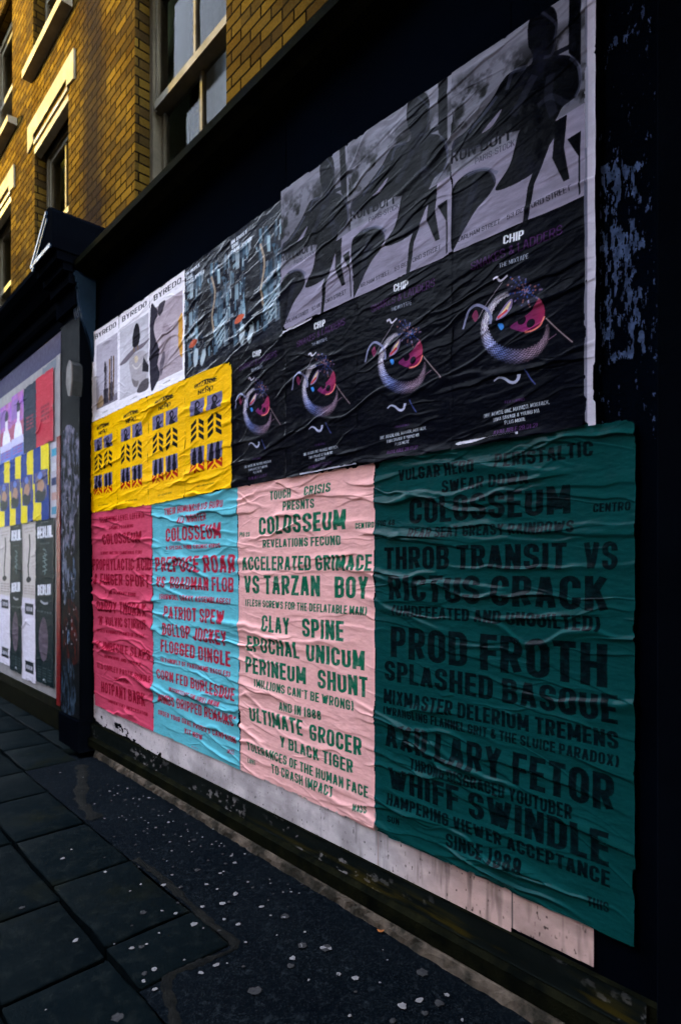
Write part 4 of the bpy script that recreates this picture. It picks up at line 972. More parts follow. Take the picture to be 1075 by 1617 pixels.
# ---- alarm box on the pilaster
al = empty('alarm_box', (-0.14, -0.10, 2.80))
tag(al, 'pale six-sided alarm box on the dark pilaster between the shopfronts', 'alarm box')
m = MB()
hexa = [(-0.07, 2.80), (-0.115, 2.90), (-0.10, 3.02), (-0.05, 3.07), (0.0, 3.03), (0.005, 2.90), (-0.03, 2.79)]
hexa = [(x+0.055, z-0.055) for x, z in hexa]
m.prism_y(hexa, -0.185, -0.175); part(m, 'cover', MAT['alarm'], al)
m = MB(); m.prism_y([(x*0.94+0.0, (z-2.87)*0.94+2.87) for x, z in hexa], -0.174, -0.101); part(m, 'housing', MAT['dark_metal'], al)

# ---- unseen terrace added opposite, its heights shaped to gate sun and sky
tr = empty('shade_terrace', (0, -11, -0.13))
tag(tr, 'unseen brick terrace added across the street to shade the poster wall', 'building')
m = MB()
for x0, x1, h in ((-60, -29.5, 22.0), (-29.49, -23.0, 11.45), (-22.99, -8.5, 17.0), (-8.49, -2.5, 7.5), (-2.49, 40, 26.0)):
    m.box(x0, x1, -10.7, -9.2, -0.13, h)
part(m, 'shade_terrace_wall', MAT['far_brick'], tr)

# ---- unseen awning added out of frame to dim the right-hand posters
aw = empty('shade_awning', (5.5, 0.0, 2.6))
tag(aw, 'unseen dark awning added on the right to shade the poster wall', 'awning')
m = MB()
m.prism_x([(-0.02, 3.35), (-0.02, 3.30), (-2.3, 2.55), (-2.3, 2.60)], 4.62, 9.0)
m.prism_x([(-2.29, 2.56), (-2.31, 2.56), (-2.31, 2.30), (-2.29, 2.30)], 4.62, 9.0)
part(m, 'canopy', MAT['black'], aw)
for x in (4.64, 8.9):
    m = MB(); m.box(x, x+.02, -2.28, -0.03, 2.50, 2.53); part(m, 'arm', MAT['dark_metal'], aw)

# ---- unseen canopy added over the fascia to keep open sky off the right-hand sheets
cp = empty('shade_canopy', (3.0, 0.0, 4.3))
tag(cp, 'unseen flat canopy added over the fascia to darken the right-hand posters', 'canopy')
m = MB(); m.box(2.7, 9.5, -1.9, 0.095, 4.30, 4.38); m.box(2.7, 9.5, -1.93, -1.901, 4.22, 4.42); part(m, 'shade_slab', MAT['black'], cp)

# ================================================================== posters and painted surfaces
G = lambda r, g, b: (r/255, g/255, b/255)
def quad(s0, s1, zt, zb): return [(s0, zt), (s1, zt), (s1, zb), (s0, zb)]
def bill(name, key, base, ink, rows, label, off, bold, dens=2.0, grp='large event posters in a row', mat='paper', inkv=0.25, fat=1):
    q = QUADS[key]
    a = new_art(q, base, dens)
    for (t, u0, v0, u1, v1, h0, h1) in rows:
        small = h0 < 0.012
        a.text(t, u0, v0, u1, v1, h0, h1, ink, 0.94, 0.004 if small else bold, 0, inkv)
    o = sheet(name, q, a, off, MAT[mat], seed=hash(key) % 97 if False else len(key)*13+len(rows))
    tag(o, label, 'poster', grp)
    return o
bill('event_poster', 'magenta', G(192, 68, 96), G(118, 6, 30), ART_MAGENTA, 'deep pink event poster with crimson lettering at the left end of the large row', 0.010, 0.042)
bill('event_poster', 'blue', G(92, 174, 190), G(172, 20, 44), ART_BLUE, 'sky blue event poster with red lettering', 0.0085, 0.042)
bill('event_poster', 'pink', G(232, 172, 170), G(4, 88, 62), ART_PINK, 'pale salmon pink event poster with dark green lettering', 0.007, 0.042)
bill('event_poster', 'teal', G(8, 58, 59), G(4, 13, 17), ART_TEAL, 'dark teal event poster with near-black lettering at the right end of the large row', 0.0085, 0.042, mat='gloss_paper')

# ---- snake album bills
def snake_art(q, dens):
    a = new_art(q, G(12, 14, 24), dens)
    S = ART_SNAKE
    a.rect(0, 0, 1, 1, lambda U, V: np.stack([0.018+0.02*fbm(U*3, V*4, 3), 0.024+0.02*fbm(U*3, V*4, 3), 0.05+0.035*fbm(U*3, V*4, 3)], -1).astype(np.float32))
    T = lambda i: ART_CHIP[i]
    def tx(i, col, bold=0.01, fat=0): 
        t, u0, v0, u1, v1, h0, h1 = ART_CHIP[i]; a.text(t, u0, v0, u1, v1, h0, h1, col, 1.0, bold, fat)
    tx(0, G(225, 225, 235), 0.025, 1); tx(1, G(70, 36, 84), 0.004); tx(2, G(165, 170, 190), 0.004)
    tx(3, G(80, 50, 100)); tx(4, G(200, 205, 220), 0.012); tx(5, G(200, 205, 220), 0.012); tx(6, G(200, 205, 220), 0.012); tx(7, G(92, 54, 106), 0.006)
    # coiled body: scales between outer and inner arcs
    bo = np.array(catmull(S['body_o'], 8, False)); bi = np.array(catmull(S['body_i'], 8, False))
    n = 70
    def resamp(p):
        d = np.r_[0, np.cumsum(np.hypot(np.diff(p[:, 0])*a.wm, np.diff(p[:, 1])*a.hm))]
        t = np.linspace(0, d[-1], n+1); return np.stack([np.interp(t, d, p[:, 0]), np.interp(t, d, p[:, 1])], 1)
    bo = resamp(bo); bi = resamp(bi)
    a.poly(list(map(tuple, bo))+list(map(tuple, bi[::-1])), G(22, 21, 36))
    rows_ = 6
    for i in range(n):
        for k in range(rows_):
            f0 = (k+0.5*(i % 2)*0.9)/rows_; f1 = f0+0.68/rows_
            t = i/n
            p0 = bo[i]*(1-f0)+bi[i]*f0; p1 = bo[i]*(1-f1)+bi[i]*f1
            q0 = bo[i+1]*(1-f0)+bi[i+1]*f0; q1 = bo[i+1]*(1-f1)+bi[i+1]*f1
            mid = (p0+p1+q0+q1)/4
            # top cool silver, left lilac, bottom deep blue, right warm pink: the printed lights of the photograph
            w = np.interp(t, [0, .2, .42, .6, .75, .9, 1], [0.85, 1.15, 1.05, .62, .66, .85, .5])
            hue = np.array([np.interp(t, [0, .3, .55, .75, 1], [.72, .70, .36, .70, .62]), np.interp(t, [0, .3, .55, .75, 1], [.67, .65, .44, .52, .46]), np.interp(t, [0, .3, .55, .75, 1], [.74, .76, .82, .66, .54])])
            c = (hue*0.72+0.28*hue.mean())*w*0.86*(0.55+0.9*math.sin(math.pi*min(max(f0, 0.02), 1))**0.7)*(0.85+0.3*((i*7+k*13) % 5)/5)
            if f1 > 1: continue
            a.poly([tuple(p0), tuple(p1), tuple(q1), tuple(q0)], np.clip(c, 0, 1))
    a.smooth(S['mask'], lambda U, V: np.stack([0.40+0.28*np.clip((U-0.5)*3, 0, 1), 0.15+0.16*np.clip((V-0.55)*5, -0.5, 1), 0.34-0.10*np.clip((U-0.62)*4, 0, 1)], -1).astype(np.float32))
    a.line(S['mask'][5:9], 0.006, G(240, 130, 120))
    for h in S['holes']: a.ell(h[0], h[1], 0.030, 0.020, G(16, 10, 24))
    a.poly(S['head'], G(24, 22, 38))
    r = random.Random(4)
    for _ in range(150):
        p = r.choice(S['head']); cx = sum(h[0] for h in S['head'])/len(S['head']); cy = sum(h[1] for h in S['head'])/len(S['head'])
        t = r.random(); u = p[0]*t+cx*(1-t); v = p[1]*t+cy*(1-t)
        a.ell(u, v, 0.006, 0.004, r.choice([G(120, 110, 150), G(60, 60, 110), G(160, 100, 90), G(40, 70, 140)]), 0.8)
    a.smooth(S['lens'], G(130, 110, 150)); a.smooth(S['lens2'], G(222, 196, 150)); a.smooth(S['blue'], G(60, 130, 215))
    a.line([S['lens2'][0], S['lens2'][3]], 0.010, G(190, 50, 60))
    a.line(S['tail'], 0.008, G(130, 130, 165), w1=0.011); a.line(S['stick'], 0.003, G(130, 118, 132)); a.smooth(S['red'], G(140, 50, 90), 0.8)
    a.line(S['horn'], 0.009, G(205, 195, 215), w1=0.006); a.line(S['rod'], 0.003, G(165, 140, 145)); a.line(S['rod2'], 0.003, G(120, 90, 110))
    a.line(S['fang'], 0.005, G(175, 175, 205), w1=0.013); a.line(S['drip'], 0.004, G(70, 80, 140))
    return a
sn = [1.973, 2.458, 2.945, 3.433, 3.932]
lab = ['dark snake-in-a-ring album poster beside the yellow poster', 'dark snake-in-a-ring album poster second from the yellow posters',
       'dark snake-in-a-ring album poster above the join of the pink and teal posters', 'largest-looking dark snake-in-a-ring album poster beside the white edge strip']
ztop = [2.57, 2.565, 2.585, 2.582, 2.574]
for i in range(4):
    q = [(sn[i], ztop[i+0] if i else 2.575), (sn[i+1], ztop[i+1]), (sn[i+1], 1.872), (sn[i], 1.868)]
    o = sheet('album_poster', q, snake_art(q, 2.2 if i > 1 else 2.0), 0.0135+0.0012*i, MAT['satin_paper'], seed=20+i, amp=1.0)
    tag(o, lab[i], 'poster', 'snake album posters in a row')
# bare white slivers where the sheets do not meet
def sliver(q, seed, label, off=0.016):
    a = new_art(q, G(205, 200, 215), 3.0)
    o = sheet('paper_margin', q, a, off, MAT['paper'], seed=seed, amp=0.5, edge=0.002)
    tag(o, label, 'paper strip', 'bare white paper margins')
sliver([(3.433, 1.893), (3.70, 1.892), (3.70, 1.884), (3.433, 1.881)], 3, 'thin white paper margin between the snake poster and the teal poster', 0.0195)
sliver([(2.42, 2.584), (2.66, 2.585), (2.66, 2.578), (2.42, 2.568)], 5, 'thin white paper margin under the left figure poster', 0.0205)
sliver([(2.56, 1.880), (2.95, 1.882), (2.95, 1.876), (2.56, 1.873)], 6, 'thin white paper margin along the top of the salmon pink poster', 0.0195)

# ---- seated figure bills
def iron_uv(X, Y):
    # the bill's own measuring frame: a slanted rectangle (left, right, top and bottom edges)
    (ax, ay), (bx, by), (cx, cy), (dx, dy) = (577, 693), (1072, 358), (1066, 1203), (600, 1417)
    u = (X-588)/480.0
    top = ay+(by-ay)*u; bot = dy+(cy-dy)*u
    return (u**0.86 if u > 0 else 0.0, (bot-Y)/(bot-top))
def figure_art(q, dens):
    a = new_art(q, G(120, 112, 132), dens)
    F = ART_IRONFIG
    def back(U, V):
        n = fbm(U*5+1, V*7, 5, 0.6); m = np.clip((n-0.44)*6, 0, 1)
        band = np.clip(1-np.abs((V-(0.72-0.10*U))/0.26), 0, 1)**0.6       # dark trees behind the figure
        g = 0.47+0.10*fbm(U*4, V*9, 3)-0.38*np.clip(band*1.5, 0, 1)*m-0.12*band
        return np.stack([g*0.96, g*0.94, g*1.05], -1).astype(np.float32)
    a.rect(0, 0, 1, 1, back)
    def floor(U, V):
        g = 0.47+0.12*fbm(U*7, V*40, 4)
        return np.stack([g*1.0, g*0.94, g*1.09], -1).astype(np.float32)
    a.poly([(0, 0), (1, 0), (1, 0.44), (0.8, 0.43), (0.3, 0.43), (0, 0.44)], floor)
    dark = lambda U, V: np.stack([0.01+0.09*np.clip(fbm(U*7, V*8, 3)-.4, 0, 1)**1.3*2, 0.014+0.09*np.clip(fbm(U*7, V*8, 3)-.4, 0, 1)**1.3*2, 0.035+0.13*np.clip(fbm(U*7, V*8, 3)-.4, 0, 1)**1.3*2], -1).astype(np.float32)
    a.poly(F['post'], dark); a.poly(F['bar'], dark); a.poly(F['post2'], dark)
    a.smooth(F['leg1'], dark); a.smooth(F['lap'], dark); a.poly(F['leg2'], dark); a.poly(F['leg3'], dark)
    a.smooth(F['torso'], dark); a.smooth(F['gap1'], G(120, 112, 132)); a.smooth(F['head'], dark)
    # soft sheen on shoulder, arm and knee
    def sheen(pts, w, al): a.line(pts, w, G(96, 96, 120), al)
    Z_ = lambda pts: [iron_uv(*q_) for q_ in pts]
    for pts, w, al in (([(1008, 655), (1036, 690), (1044, 745)], .012, .35), ([(778, 775), (800, 712), (850, 688)], .014, .45), ([(892, 842), (940, 806), (995, 836), (1040, 818)], .018, .22),
                       ([(640, 940), (690, 875), (742, 800)], .014, .5), ([(800, 880), (840, 800), (880, 720)], .03, .25), ([(940, 720), (930, 800), (950, 880)], .03, .22), ([(636, 1112), (692, 1088), (744, 1104)], .012, .55),
                       ([(668, 1130), (640, 1230), (616, 1360)], .03, .18), ([(905, 470), (955, 520), (950, 580)], .008, .4)):
        a.line(Z_(pts), w, G(84, 86, 108), al)
    T = F['torso']; sheen([T[4], T[5], T[6]], 0.010, 0.5); sheen(T[12:16], 0.012, 0.35); sheen(F['leg1'][3:7], 0.012, 0.4)
    ln = F['head'][3]; sheen(F['head'][7:10], 0.01, 0.3)
    for i, (t, u0, v0, u1, v1, h0, h1) in enumerate(ART_IRONTEXT):
        col = G(12, 12, 20) if i != 1 else G(52, 48, 62)
        a.text(t, u0, v0, u1, v1, h0, h1, col, 0.9, 0.012 if i == 0 else 0.006, 1 if i == 0 else 0)
    return a
fs = [[(2.42, 3.271), (2.890, 3.262), (2.930, 2.586), (2.42, 2.583)], [(2.886, 3.262), (3.438, 3.236), (3.433, 2.583), (2.925, 2.586)], [(3.432, 3.239), (3.935, 3.215), (3.930, 2.572), (3.431, 2.583)]]
fl = ['monochrome poster of a seated figure next to the crowded city collage', 'monochrome poster of a seated figure in the middle of its row', 'monochrome poster of a seated figure beside the white edge strip']
for i, q in enumerate(fs):
    o = sheet('figure_poster', q, figure_art(q, 2.0), 0.016+0.0015*i, MAT['satin_paper'], seed=30+i, amp=0.8)
    tag(o, fl[i], 'poster', 'seated figure posters in a row')

# ---- collage bills
def collage_art(q, seed):
    a = new_art(q, G(16, 22, 34), 2.0)
    r = random.Random(seed)
    a.rect(0, 0, 1, 1, lambda U, V: np.stack([0.02+0.04*fbm(U*4, V*5, 3), 0.04+0.05*fbm(U*4, V*5, 3), 0.09+0.07*fbm(U*4, V*5, 3)], -1).astype(np.float32))
    for t, u, v, w in (("IN DUST", .03, .93, .32), ("THE", .03, .89, .16), ("DARK NIGHT", .03, .85, .42)):
        a.text(t, u, v, u+w, v, 0.03, 0.03, G(215, 220, 232), 1, 0.03, 1)
    pal = [G(120, 150, 168), G(84, 116, 136), G(160, 186, 198), G(60, 88, 108), G(46, 66, 84), G(190, 205, 214)]
    for _ in range(150):
        u = r.uniform(-0.05, 1.0); v = r.uniform(0.10, 0.80); w = r.uniform(0.015, 0.08); h = r.uniform(0.02, 0.14)
        if 0.35 < u < 0.62 and 0.15 < v < 0.6 and r.random() < 0.75: continue
        k = r.uniform(-0.25, 0.25)
        a.poly([(u, v), (u+w, v+k*w), (u+w, v+h+k*w), (u, v+h)], r.choice(pal), r.uniform(0.4, 0.9))
    for _ in range(60):
        u = r.uniform(0, 1.0); v = r.uniform(0.12, 0.75)
        a.line([(u, v), (u+r.uniform(-.06, .06), v+r.uniform(-.03, .06))], r.uniform(0.003, 0.008), r.choice(pal+[G(10, 14, 24)]*3), 0.9)
    d = G(14, 18, 28)
    a.smooth([(.36, .72), (.44, .80), (.54, .74), (.60, .60), (.58, .42), (.66, .26), (.50, .20), (.42, .34), (.34, .30), (.30, .48)], d)
    a.smooth([(.42, .82), (.49, .86), (.53, .80), (.48, .75)], d)
    a.line([(.60, .78), (.68, .62), (.62, .44), (.66, .30)], 0.016, G(150, 130, 110))
    for k in range(5): a.poly([(.66+.02*k, .28-.035*k), (.90, .36-.035*k), (.90, .385-.035*k), (.66+.02*k, .305-.035*k)], G(170, 190, 200), 0.8)
    a.smooth([(.20, .16), (.24, .24), (.31, .22), (.30, .12), (.24, .08)], G(168, 180, 190)); a.smooth([(.36, .12), (.44, .20), (.48, .14), (.40, .06)], G(168, 180, 190))
    a.smooth([(.10, .28), (.18, .33), (.30, .31), (.22, .27)], G(190, 84, 56))
    a.rect(0, 0, 1, 0.05, d)
    return a
for i, (a_, b_) in enumerate(((1.469, 1.965), (1.962, 2.425))):
    q = [(a_, 3.235), (b_, 3.236), (b_, 2.565), (a_, 2.562)]
    o = sheet('collage_poster', q, collage_art(q, 3+i*0), 0.0105+0.001*i, MAT['gloss_paper'], seed=40+i)
    tag(o, ['dark blue city collage poster beside the white poster with an orange edge', 'dark blue city collage poster tucked behind the left figure poster'][i], 'poster', 'dark city collage posters')

# ---- white perfume bills
def white_art(q, kind):
    a = new_art(q, G(236, 229, 238), 2.4)
    a.text("BYREDO", 0.12, 0.905, 0.90, 0.905, 0.055, 0.055, G(26, 24, 34), 1, 0.02, 0)
    pan = lambda c: (lambda U, V: np.clip(np.stack([c[0]+0.10*(fbm(U*3, V*4, 3)-.5), c[1]+0.10*(fbm(U*3, V*4, 3)-.5), c[2]+0.10*(fbm(U*3, V*4, 3)-.5)], -1), 0, 1).astype(np.float32))
    if kind == 0:
        a.rect(0.17, 0.12, 0.95, 0.83, pan(G(176, 168, 182)))
        a.poly([(0.17, 0.12), (0.95, 0.12), (0.95, 0.20), (0.17, 0.17)], G(120, 112, 126))
        a.smooth([(.20, .14), (.24, .22), (.36, .26), (.44, .20), (.42, .14)], G(150, 124, 96))
        for u, v0, v1, w, c in ((.50, .16, .56, .030, G(46, 40, 50)), (.66, .16, .60, .022, G(120, 84, 40)), (.72, .17, .62, .018, G(50, 42, 48)), (.80, .18, .61, .022, G(96, 72, 50)), (.56, .18, .54, .012, G(90, 84, 90))):
            a.line([(u, v0), (u+.01, (v0+v1)/2), (u+.015, v1)], w, c)
        a.smooth([(.46, .50), (.50, .60), (.54, .57), (.54, .48)], G(40, 34, 40)); a.rect(.44, .14, .62, .30, G(40, 36, 44), 0.75); a.rect(.66, .14, .80, .34, G(34, 30, 38), 0.6)
    elif kind == 1:
        a.rect(0.05, 0.10, 0.95, 0.83, pan(G(190, 184, 194)))
        a.smooth([(.46, .60), (.50, .74), (.58, .80), (.66, .76), (.70, .66), (.66, .58), (.58, .55)], G(26, 24, 32))
        a.smooth([(.04, .47), (.22, .52), (.50, .56), (.80, .56), (.98, .57), (.80, .52), (.55, .51), (.25, .46)], G(110, 100, 110))
        a.line([(.50, .57), (.52, .52)], .02, G(120, 100, 84)); a.line([(.62, .57), (.64, .52)], .02, G(120, 100, 84))
        a.smooth([(.36, .47), (.60, .50), (.86, .46), (.92, .30), (.84, .16), (.66, .13), (.48, .20), (.40, .32)], G(166, 158, 164))
        a.smooth([(.44, .26), (.56, .22), (.66, .20), (.60, .15), (.50, .18)], G(120, 112, 116)); a.poly([(.76, .28), (.80, .42), (.96, .30), (.95, .24)], G(40, 38, 46))
        a.smooth([(.60, .10), (.74, .18), (.94, .18), (.94, .09), (.78, .07)], G(84, 78, 84)); a.line([(.46, .40), (.58, .34), (.72, .36)], .012, G(206, 196, 196))
        a.smooth([(.52, .46), (.60, .47), (.64, .42), (.56, .40)], G(196, 176, 150))
    else:
        a.rect(0.03, 0.10, 0.93, 0.83, pan(G(172, 156, 166)))
        a.smooth([(.02, .84), (.16, .84), (.24, .76), (.12, .66), (.18, .52), (.30, .40), (.24, .28), (.30, .16), (.20, .09), (.02, .09)], G(44, 40, 52))
        a.smooth([(.28, .84), (.46, .84), (.40, .76), (.30, .72), (.24, .78)], G(60, 54, 64))
        a.smooth([(.40, .62), (.62, .52), (.56, .30), (.44, .18), (.36, .34)], G(150, 134, 144), 0.8); a.smooth([(.34, .14), (.46, .30), (.40, .36), (.30, .24)], G(80, 72, 84), 0.8)
        a.smooth([(.84, .58), (.93, .60), (.93, .24), (.86, .26), (.82, .42)], G(206, 150, 64))
    a.text("LONDON", .40, .05, .60, .05, .014, .014, G(90, 86, 98), 1, 0.0)
    return a
wl = ['white poster with upright dark brushes on a grey panel', 'white poster with a dark oval perched above a glass bowl', 'white poster with a pinkish photo and an orange right edge']
for i, k in enumerate(('byr1', 'byr2', 'byr3')):
    o = sheet('perfume_poster', QUADS[k], white_art(QUADS[k], i), 0.0085+0.001*i, MAT['paper'], seed=50+i)
    tag(o, wl[i], 'poster', 'white perfume posters')

# ---- yellow bills
def yellow_art(q):
    a = new_art(q, G(238, 182, 4), 2.4)
    ink = G(22, 20, 26); ph = G(104, 98, 132)
    a.text("SUZANNE", .22, .885, .70, .885, .035, .035, ink, 1, 0.01, 1); a.line([(.22, .90), (.45, .925), (.70, .90)], .008, ink)
    a.text("NERO", .30, .825, .62, .825, .035, .035, ink, 1, 0.01, 1); a.line([(.40, .84), (.50, .87), (.56, .815)], .007, ink)
    for x0 in (.13, .50):
        x1 = x0+.31
        a.rect(x0, .665, x1, .79, ph); a.smooth([(x0+.10, .665), (x0+.12, .72), (x0+.10, .76), (x0+.16, .78), (x0+.21, .75), (x0+.19, .70), (x0+.25, .665)], G(24, 22, 34))
        a.ell(x0+.16, .745, .025, .018, G(110, 100, 130)); a.line([(x0+.20, .70), (x0+.27, .72)], .012, G(30, 26, 40))
        for k in range(3):
            v = .440+k*.058; c = x0+.155
            a.poly([(x0+.01, v), (c-.025, v+.040), (c-.025, v+.078), (x0+.01, v+.038)], ink); a.poly([(x1-.01, v), (c+.025, v+.040), (c+.025, v+.078), (x1-.01, v+.038)], ink)
        a.rect(x0, .265, x1, .395, ph)
        a.smooth([(x0+.04, .265), (x0+.07, .385), (x0+.12, .385), (x0+.13, .265)], G(22, 20, 32)); a.smooth([(x0+.18, .265), (x0+.19, .385), (x0+.25, .385), (x0+.27, .265)], G(22, 20, 32))
        c = x0+.155
        a.poly([(x0+.0, .185), (c-.02, .235), (c-.02, .262), (x0+.0, .222)], G(168, 26, 18)); a.poly([(x1, .185), (c+.02, .235), (c+.02, .262), (x1, .222)], G(168, 26, 18))
        a.poly([(c-.07, .185), (c, .225), (c+.07, .185), (c+.04, .185), (c, .205), (c-.04, .185)], G(168, 26, 18)); a.poly([(x0, .222), (x0+.05, .255), (x0, .265)], G(168, 26, 18)); a.poly([(x1, .222), (x1-.05, .255), (x1, .265)], G(168, 26, 18))
    a.text("OUT 4 NOW BY NAME", .28, .065, .66, .065, .012, .012, ink, 1, 0.0)
    return a
ys = [-0.003, 0.49, 0.985, 1.48, 1.985]
yz = [2.565, 2.568, 2.572, 2.570, 2.556]; yb = [1.858, 1.852, 1.846, 1.856, 1.866]
yl = ['yellow fashion poster with chevrons at the left end of its row', 'yellow fashion poster with chevrons under the white poster with a dark oval', 'yellow fashion poster with chevrons under the orange-edged white poster', 'yellow fashion poster with chevrons beside the first snake poster']
for i in range(4):
    q = [(ys[i], yz[i]), (ys[i+1], yz[i+1]), (ys[i+1], yb[i+1]), (ys[i], yb[i])]
    o = sheet('fashion_poster', q, yellow_art(q), 0.013+0.001*i, MAT['paper'], seed=60+i, amp=1.25)
    tag(o, yl[i], 'poster', 'yellow fashion posters in a row')

# ---- white lining paper below the large row and down the right edge
def base_mask(S, Z):
    low = np.interp(S, [0.03, .22, .66, 1.35, 2.05, 2.69, 3.03, 3.665, 3.667, 3.945], [.242, .222, .230, .190, .180, .153, .139, .172, .226, .230])
    low = low+0.016*(fbm(S*14, Z*0+2, 4)-0.5)*np.clip((3.0-S)*2, 0.08, 1)
    m = Z > low
    tear = fbm(S*16+4, Z*26, 4)
    m &= ~((tear > 0.66) & (S < 1.2) & (Z < low+0.075))
    return m
q = [(0.028, 0.44), (3.945, 0.44), (3.945, 0.125), (0.028, 0.125)]
a = Art(1300, 200, G(190, 182, 186), 1, 3.92, 0.315)
def dirt(U, V):
    s = U*3.92
    n = fbm(s*7, V*3, 5); st = fbm(s*40, V*1.5, 3)
    g = 0.80-0.16*np.clip((n-.45)*3, 0, 1)-0.22*np.clip((st-.58)*4, 0, 1)*np.clip((s-2.3)*1.2, 0.15, 1)
    w = np.clip((s-3.05)*2.5, 0, 1)
    sp = np.clip((fbm(s*120, V*18, 2)-0.80)*9, 0, 1)
    g = g*(1-0.6*sp)
    return np.stack([g*0.97, g*(0.91-0.11*w), g*(0.93-0.16*w)], -1).astype(np.float32)
a.rect(0, 0, 1, 1, dirt)
a.rect((3.664-.028)/3.917, 0, (3.672-.028)/3.917, 1, G(96, 84, 84)); a.rect((3.05-.028)/3.917, .2, (3.055-.028)/3.917, 1, G(150, 120, 112), .6)
o = sheet('lining_paper', q, a, 0.004, MAT['paper'], mask=base_mask, seed=70, amp=0.35, edge=0)
tag(o, 'long dirty white lining paper with torn lower edge below the large posters', 'lining paper')
q = [(3.925, 3.23), (3.958, 3.23), (3.957, 1.87), (3.925, 1.87)]
a = Art(24, 800, G(190, 182, 198), 2, .033, 1.36)
a.rect(0, 0, .25, 1, G(120, 120, 140)); a.rect(0, .62, .32, .80, G(150, 150, 170)); a.rect(0, .40, .28, .55, G(96, 98, 118))
o = sheet('edge_paper', q, a, 0.0215, MAT['paper'], seed=71, amp=0.4, edge=0.003)
tag(o, 'tall narrow white paper strip down the right side of the upper posters', 'paper strip')

# ---- torn paper left on the black wall to the right
def rem_mask(S, Z):
    n = fbm(S*105, Z*30, 5, 0.70); b = fbm(S*7+3, Z*5, 3)
    top = 2.62+0.10*(fbm(S*18, S*0, 3)-.5)-np.clip(S-4.09, 0, 1)*1.0
    low = 2.045+0.02*(S-3.97)
    body = (Z < top) & (Z > low) & (S > 3.962) & (S < 4.095+0.05*(fbm(Z*9, Z*0+5, 3)-.5))
    arch = ((S-4.035)/0.045)**2+((Z-2.36)/0.10)**2 < 1
    thr = 0.49+0.20*(b-.5)+np.clip((S-4.06)*2.2, 0, .2)-0.05*arch
    a_ = body & (n > thr)
    tear = (np.abs(Z-(2.955+0.55*(S-3.97)+0.02*np.sin(S*60))) < 0.035*fbm(S*40, Z*10, 3)) & (n > 0.52) & (S > 3.965) & (S < 4.09)
    fleck = (n > 0.70) & (Z > 1.75) & (S < 4.12)
    right = (S > 4.112) & (n > 0.62+0.2*(b-.4)) & (Z > 1.95) & (Z < 2.5)
    return a_ | tear | fleck | right
q = [(3.958, 3.10), (4.126, 3.10), (4.126, 0.4), (3.958, 0.4)]
a = Art(150, 2400, G(120, 128, 156), 1, .168, 2.7)
a.rect(0, 0, 1, 1, lambda U, V: np.stack([.14+.22*fbm(U*12, V*160, 3), .18+.24*fbm(U*12, V*160, 3), .26+.30*fbm(U*12, V*160, 3)], -1).astype(np.float32))
o = sheet('torn_paper_remnant', q, a, 0.0025, MAT['paper'], mask=rem_mask, seed=72, amp=0.2, edge=0)
tag(o, 'shredded bluish paper remnants clinging to the black wall beside the white strip', 'torn paper', kind='stuff')

# ---- weathered coats of paint: pilaster face and plinth face
q = [(-0.42, 3.40), (-0.008, 3.40), (-0.008, 0.25), (-0.42, 0.25)]
a = Art(110, 900, G(7, 10, 15), 2, .41, 3.15)
def z2v(z): return (z-.25)/3.15
def coat(pts, c1, c2, k=1.0):
    def col(U, V):
        n = fbm(U*8, V*60, 5, .6); m = np.clip((fbm(U*14+3, V*34, 5, .65)-.44)*9, 0, 1)
        return np.stack([(7/255, 10/255, 15/255)[i]*(1-m)+m*1.05*(c1[i]+(c2[i]-c1[i])*np.clip((n-.35)*3, 0, 1)) for i in range(3)], -1).astype(np.float32)
    a.smooth([(u, z2v(z)) for u, z in pts], col, k)
coat([(.06, 2.49), (.98, 2.44), (.98, 1.95), (.72, 1.82), (.80, 1.62), (.62, 1.50), (.40, 1.40), (.22, 1.30), (.05, 1.34)], G(54, 58, 74), G(108, 102, 122))
coat([(.10, 1.55), (.45, 1.62), (.50, 1.40), (.38, 1.22), (.24, 1.12), (.10, 1.22)], G(74, 80, 100), G(96, 100, 122))
coat([(.20, 1.10), (.60, 1.18), (.95, 1.05), (.96, .72), (.50, .66), (.14, .72)], G(34, 10, 10), G(62, 16, 14))
coat([(.55, 1.50), (.80, 1.46), (.75, 1.20), (.58, 1.18)], G(40, 52, 74), G(84, 98, 124))
coat([(.36, .98), (.46, .98), (.48, .84), (.36, .82)], G(70, 96, 130), G(150, 160, 176))
coat([(.05, .64), (.60, .68), (.80, .45), (.70, .27), (.06, .27)], G(24, 36, 48), G(48, 62, 78))
r = random.Random(9)
for _ in range(30):
    u, z = r.uniform(.1, .95), r.uniform(.8, 2.0); a.ell(u, z2v(z), r.uniform(.01, .04), r.uniform(.001, .005), G(140, 136, 150), .8)
o = sheet('paint_coat', q, a, 0.1025, MAT['rough_paint'], seed=73, amp=0.0, edge=0)
part_of(o, nb)
q = [(0.006, 0.213), (4.1, 0.213), (4.1, 0.116), (0.006, 0.116)]
a = Art(1400, 60, G(18, 20, 20), 1, 4.09, .1)
def plinth_paint(U, V):
    s = U*4.09; n = fbm(s*9, V*3, 5); n2 = fbm(s*30+7, V*4, 4)
    base = np.stack([.03+.05*n, .045+.05*n, .045+.045*n], -1)
    chip = np.clip((n2-.62)*12, 0, 1)*np.clip((fbm(s*2.2, V*.5, 2)-.52)*8, 0, 1)
    moss = np.clip((fbm(s*5, V*5, 5)-.55)*5, 0, 1)*np.clip((s-1.5)*.6, 0, 1)*np.clip(1.3-V*1.4, 0, 1)
    c = base*(1-moss[..., None])+np.array([.19, .16, .06])*moss[..., None]
    return (c*(1-chip[..., None])+np.array([.40, .38, .38])*chip[..., None]).astype(np.float32)
a.rect(0, 0, 1, 1, plinth_paint)
o = sheet('plinth_paint', q, a, 0.0185, MAT['rough_paint'], seed=74, amp=0.0, edge=0); part_of(o, front)

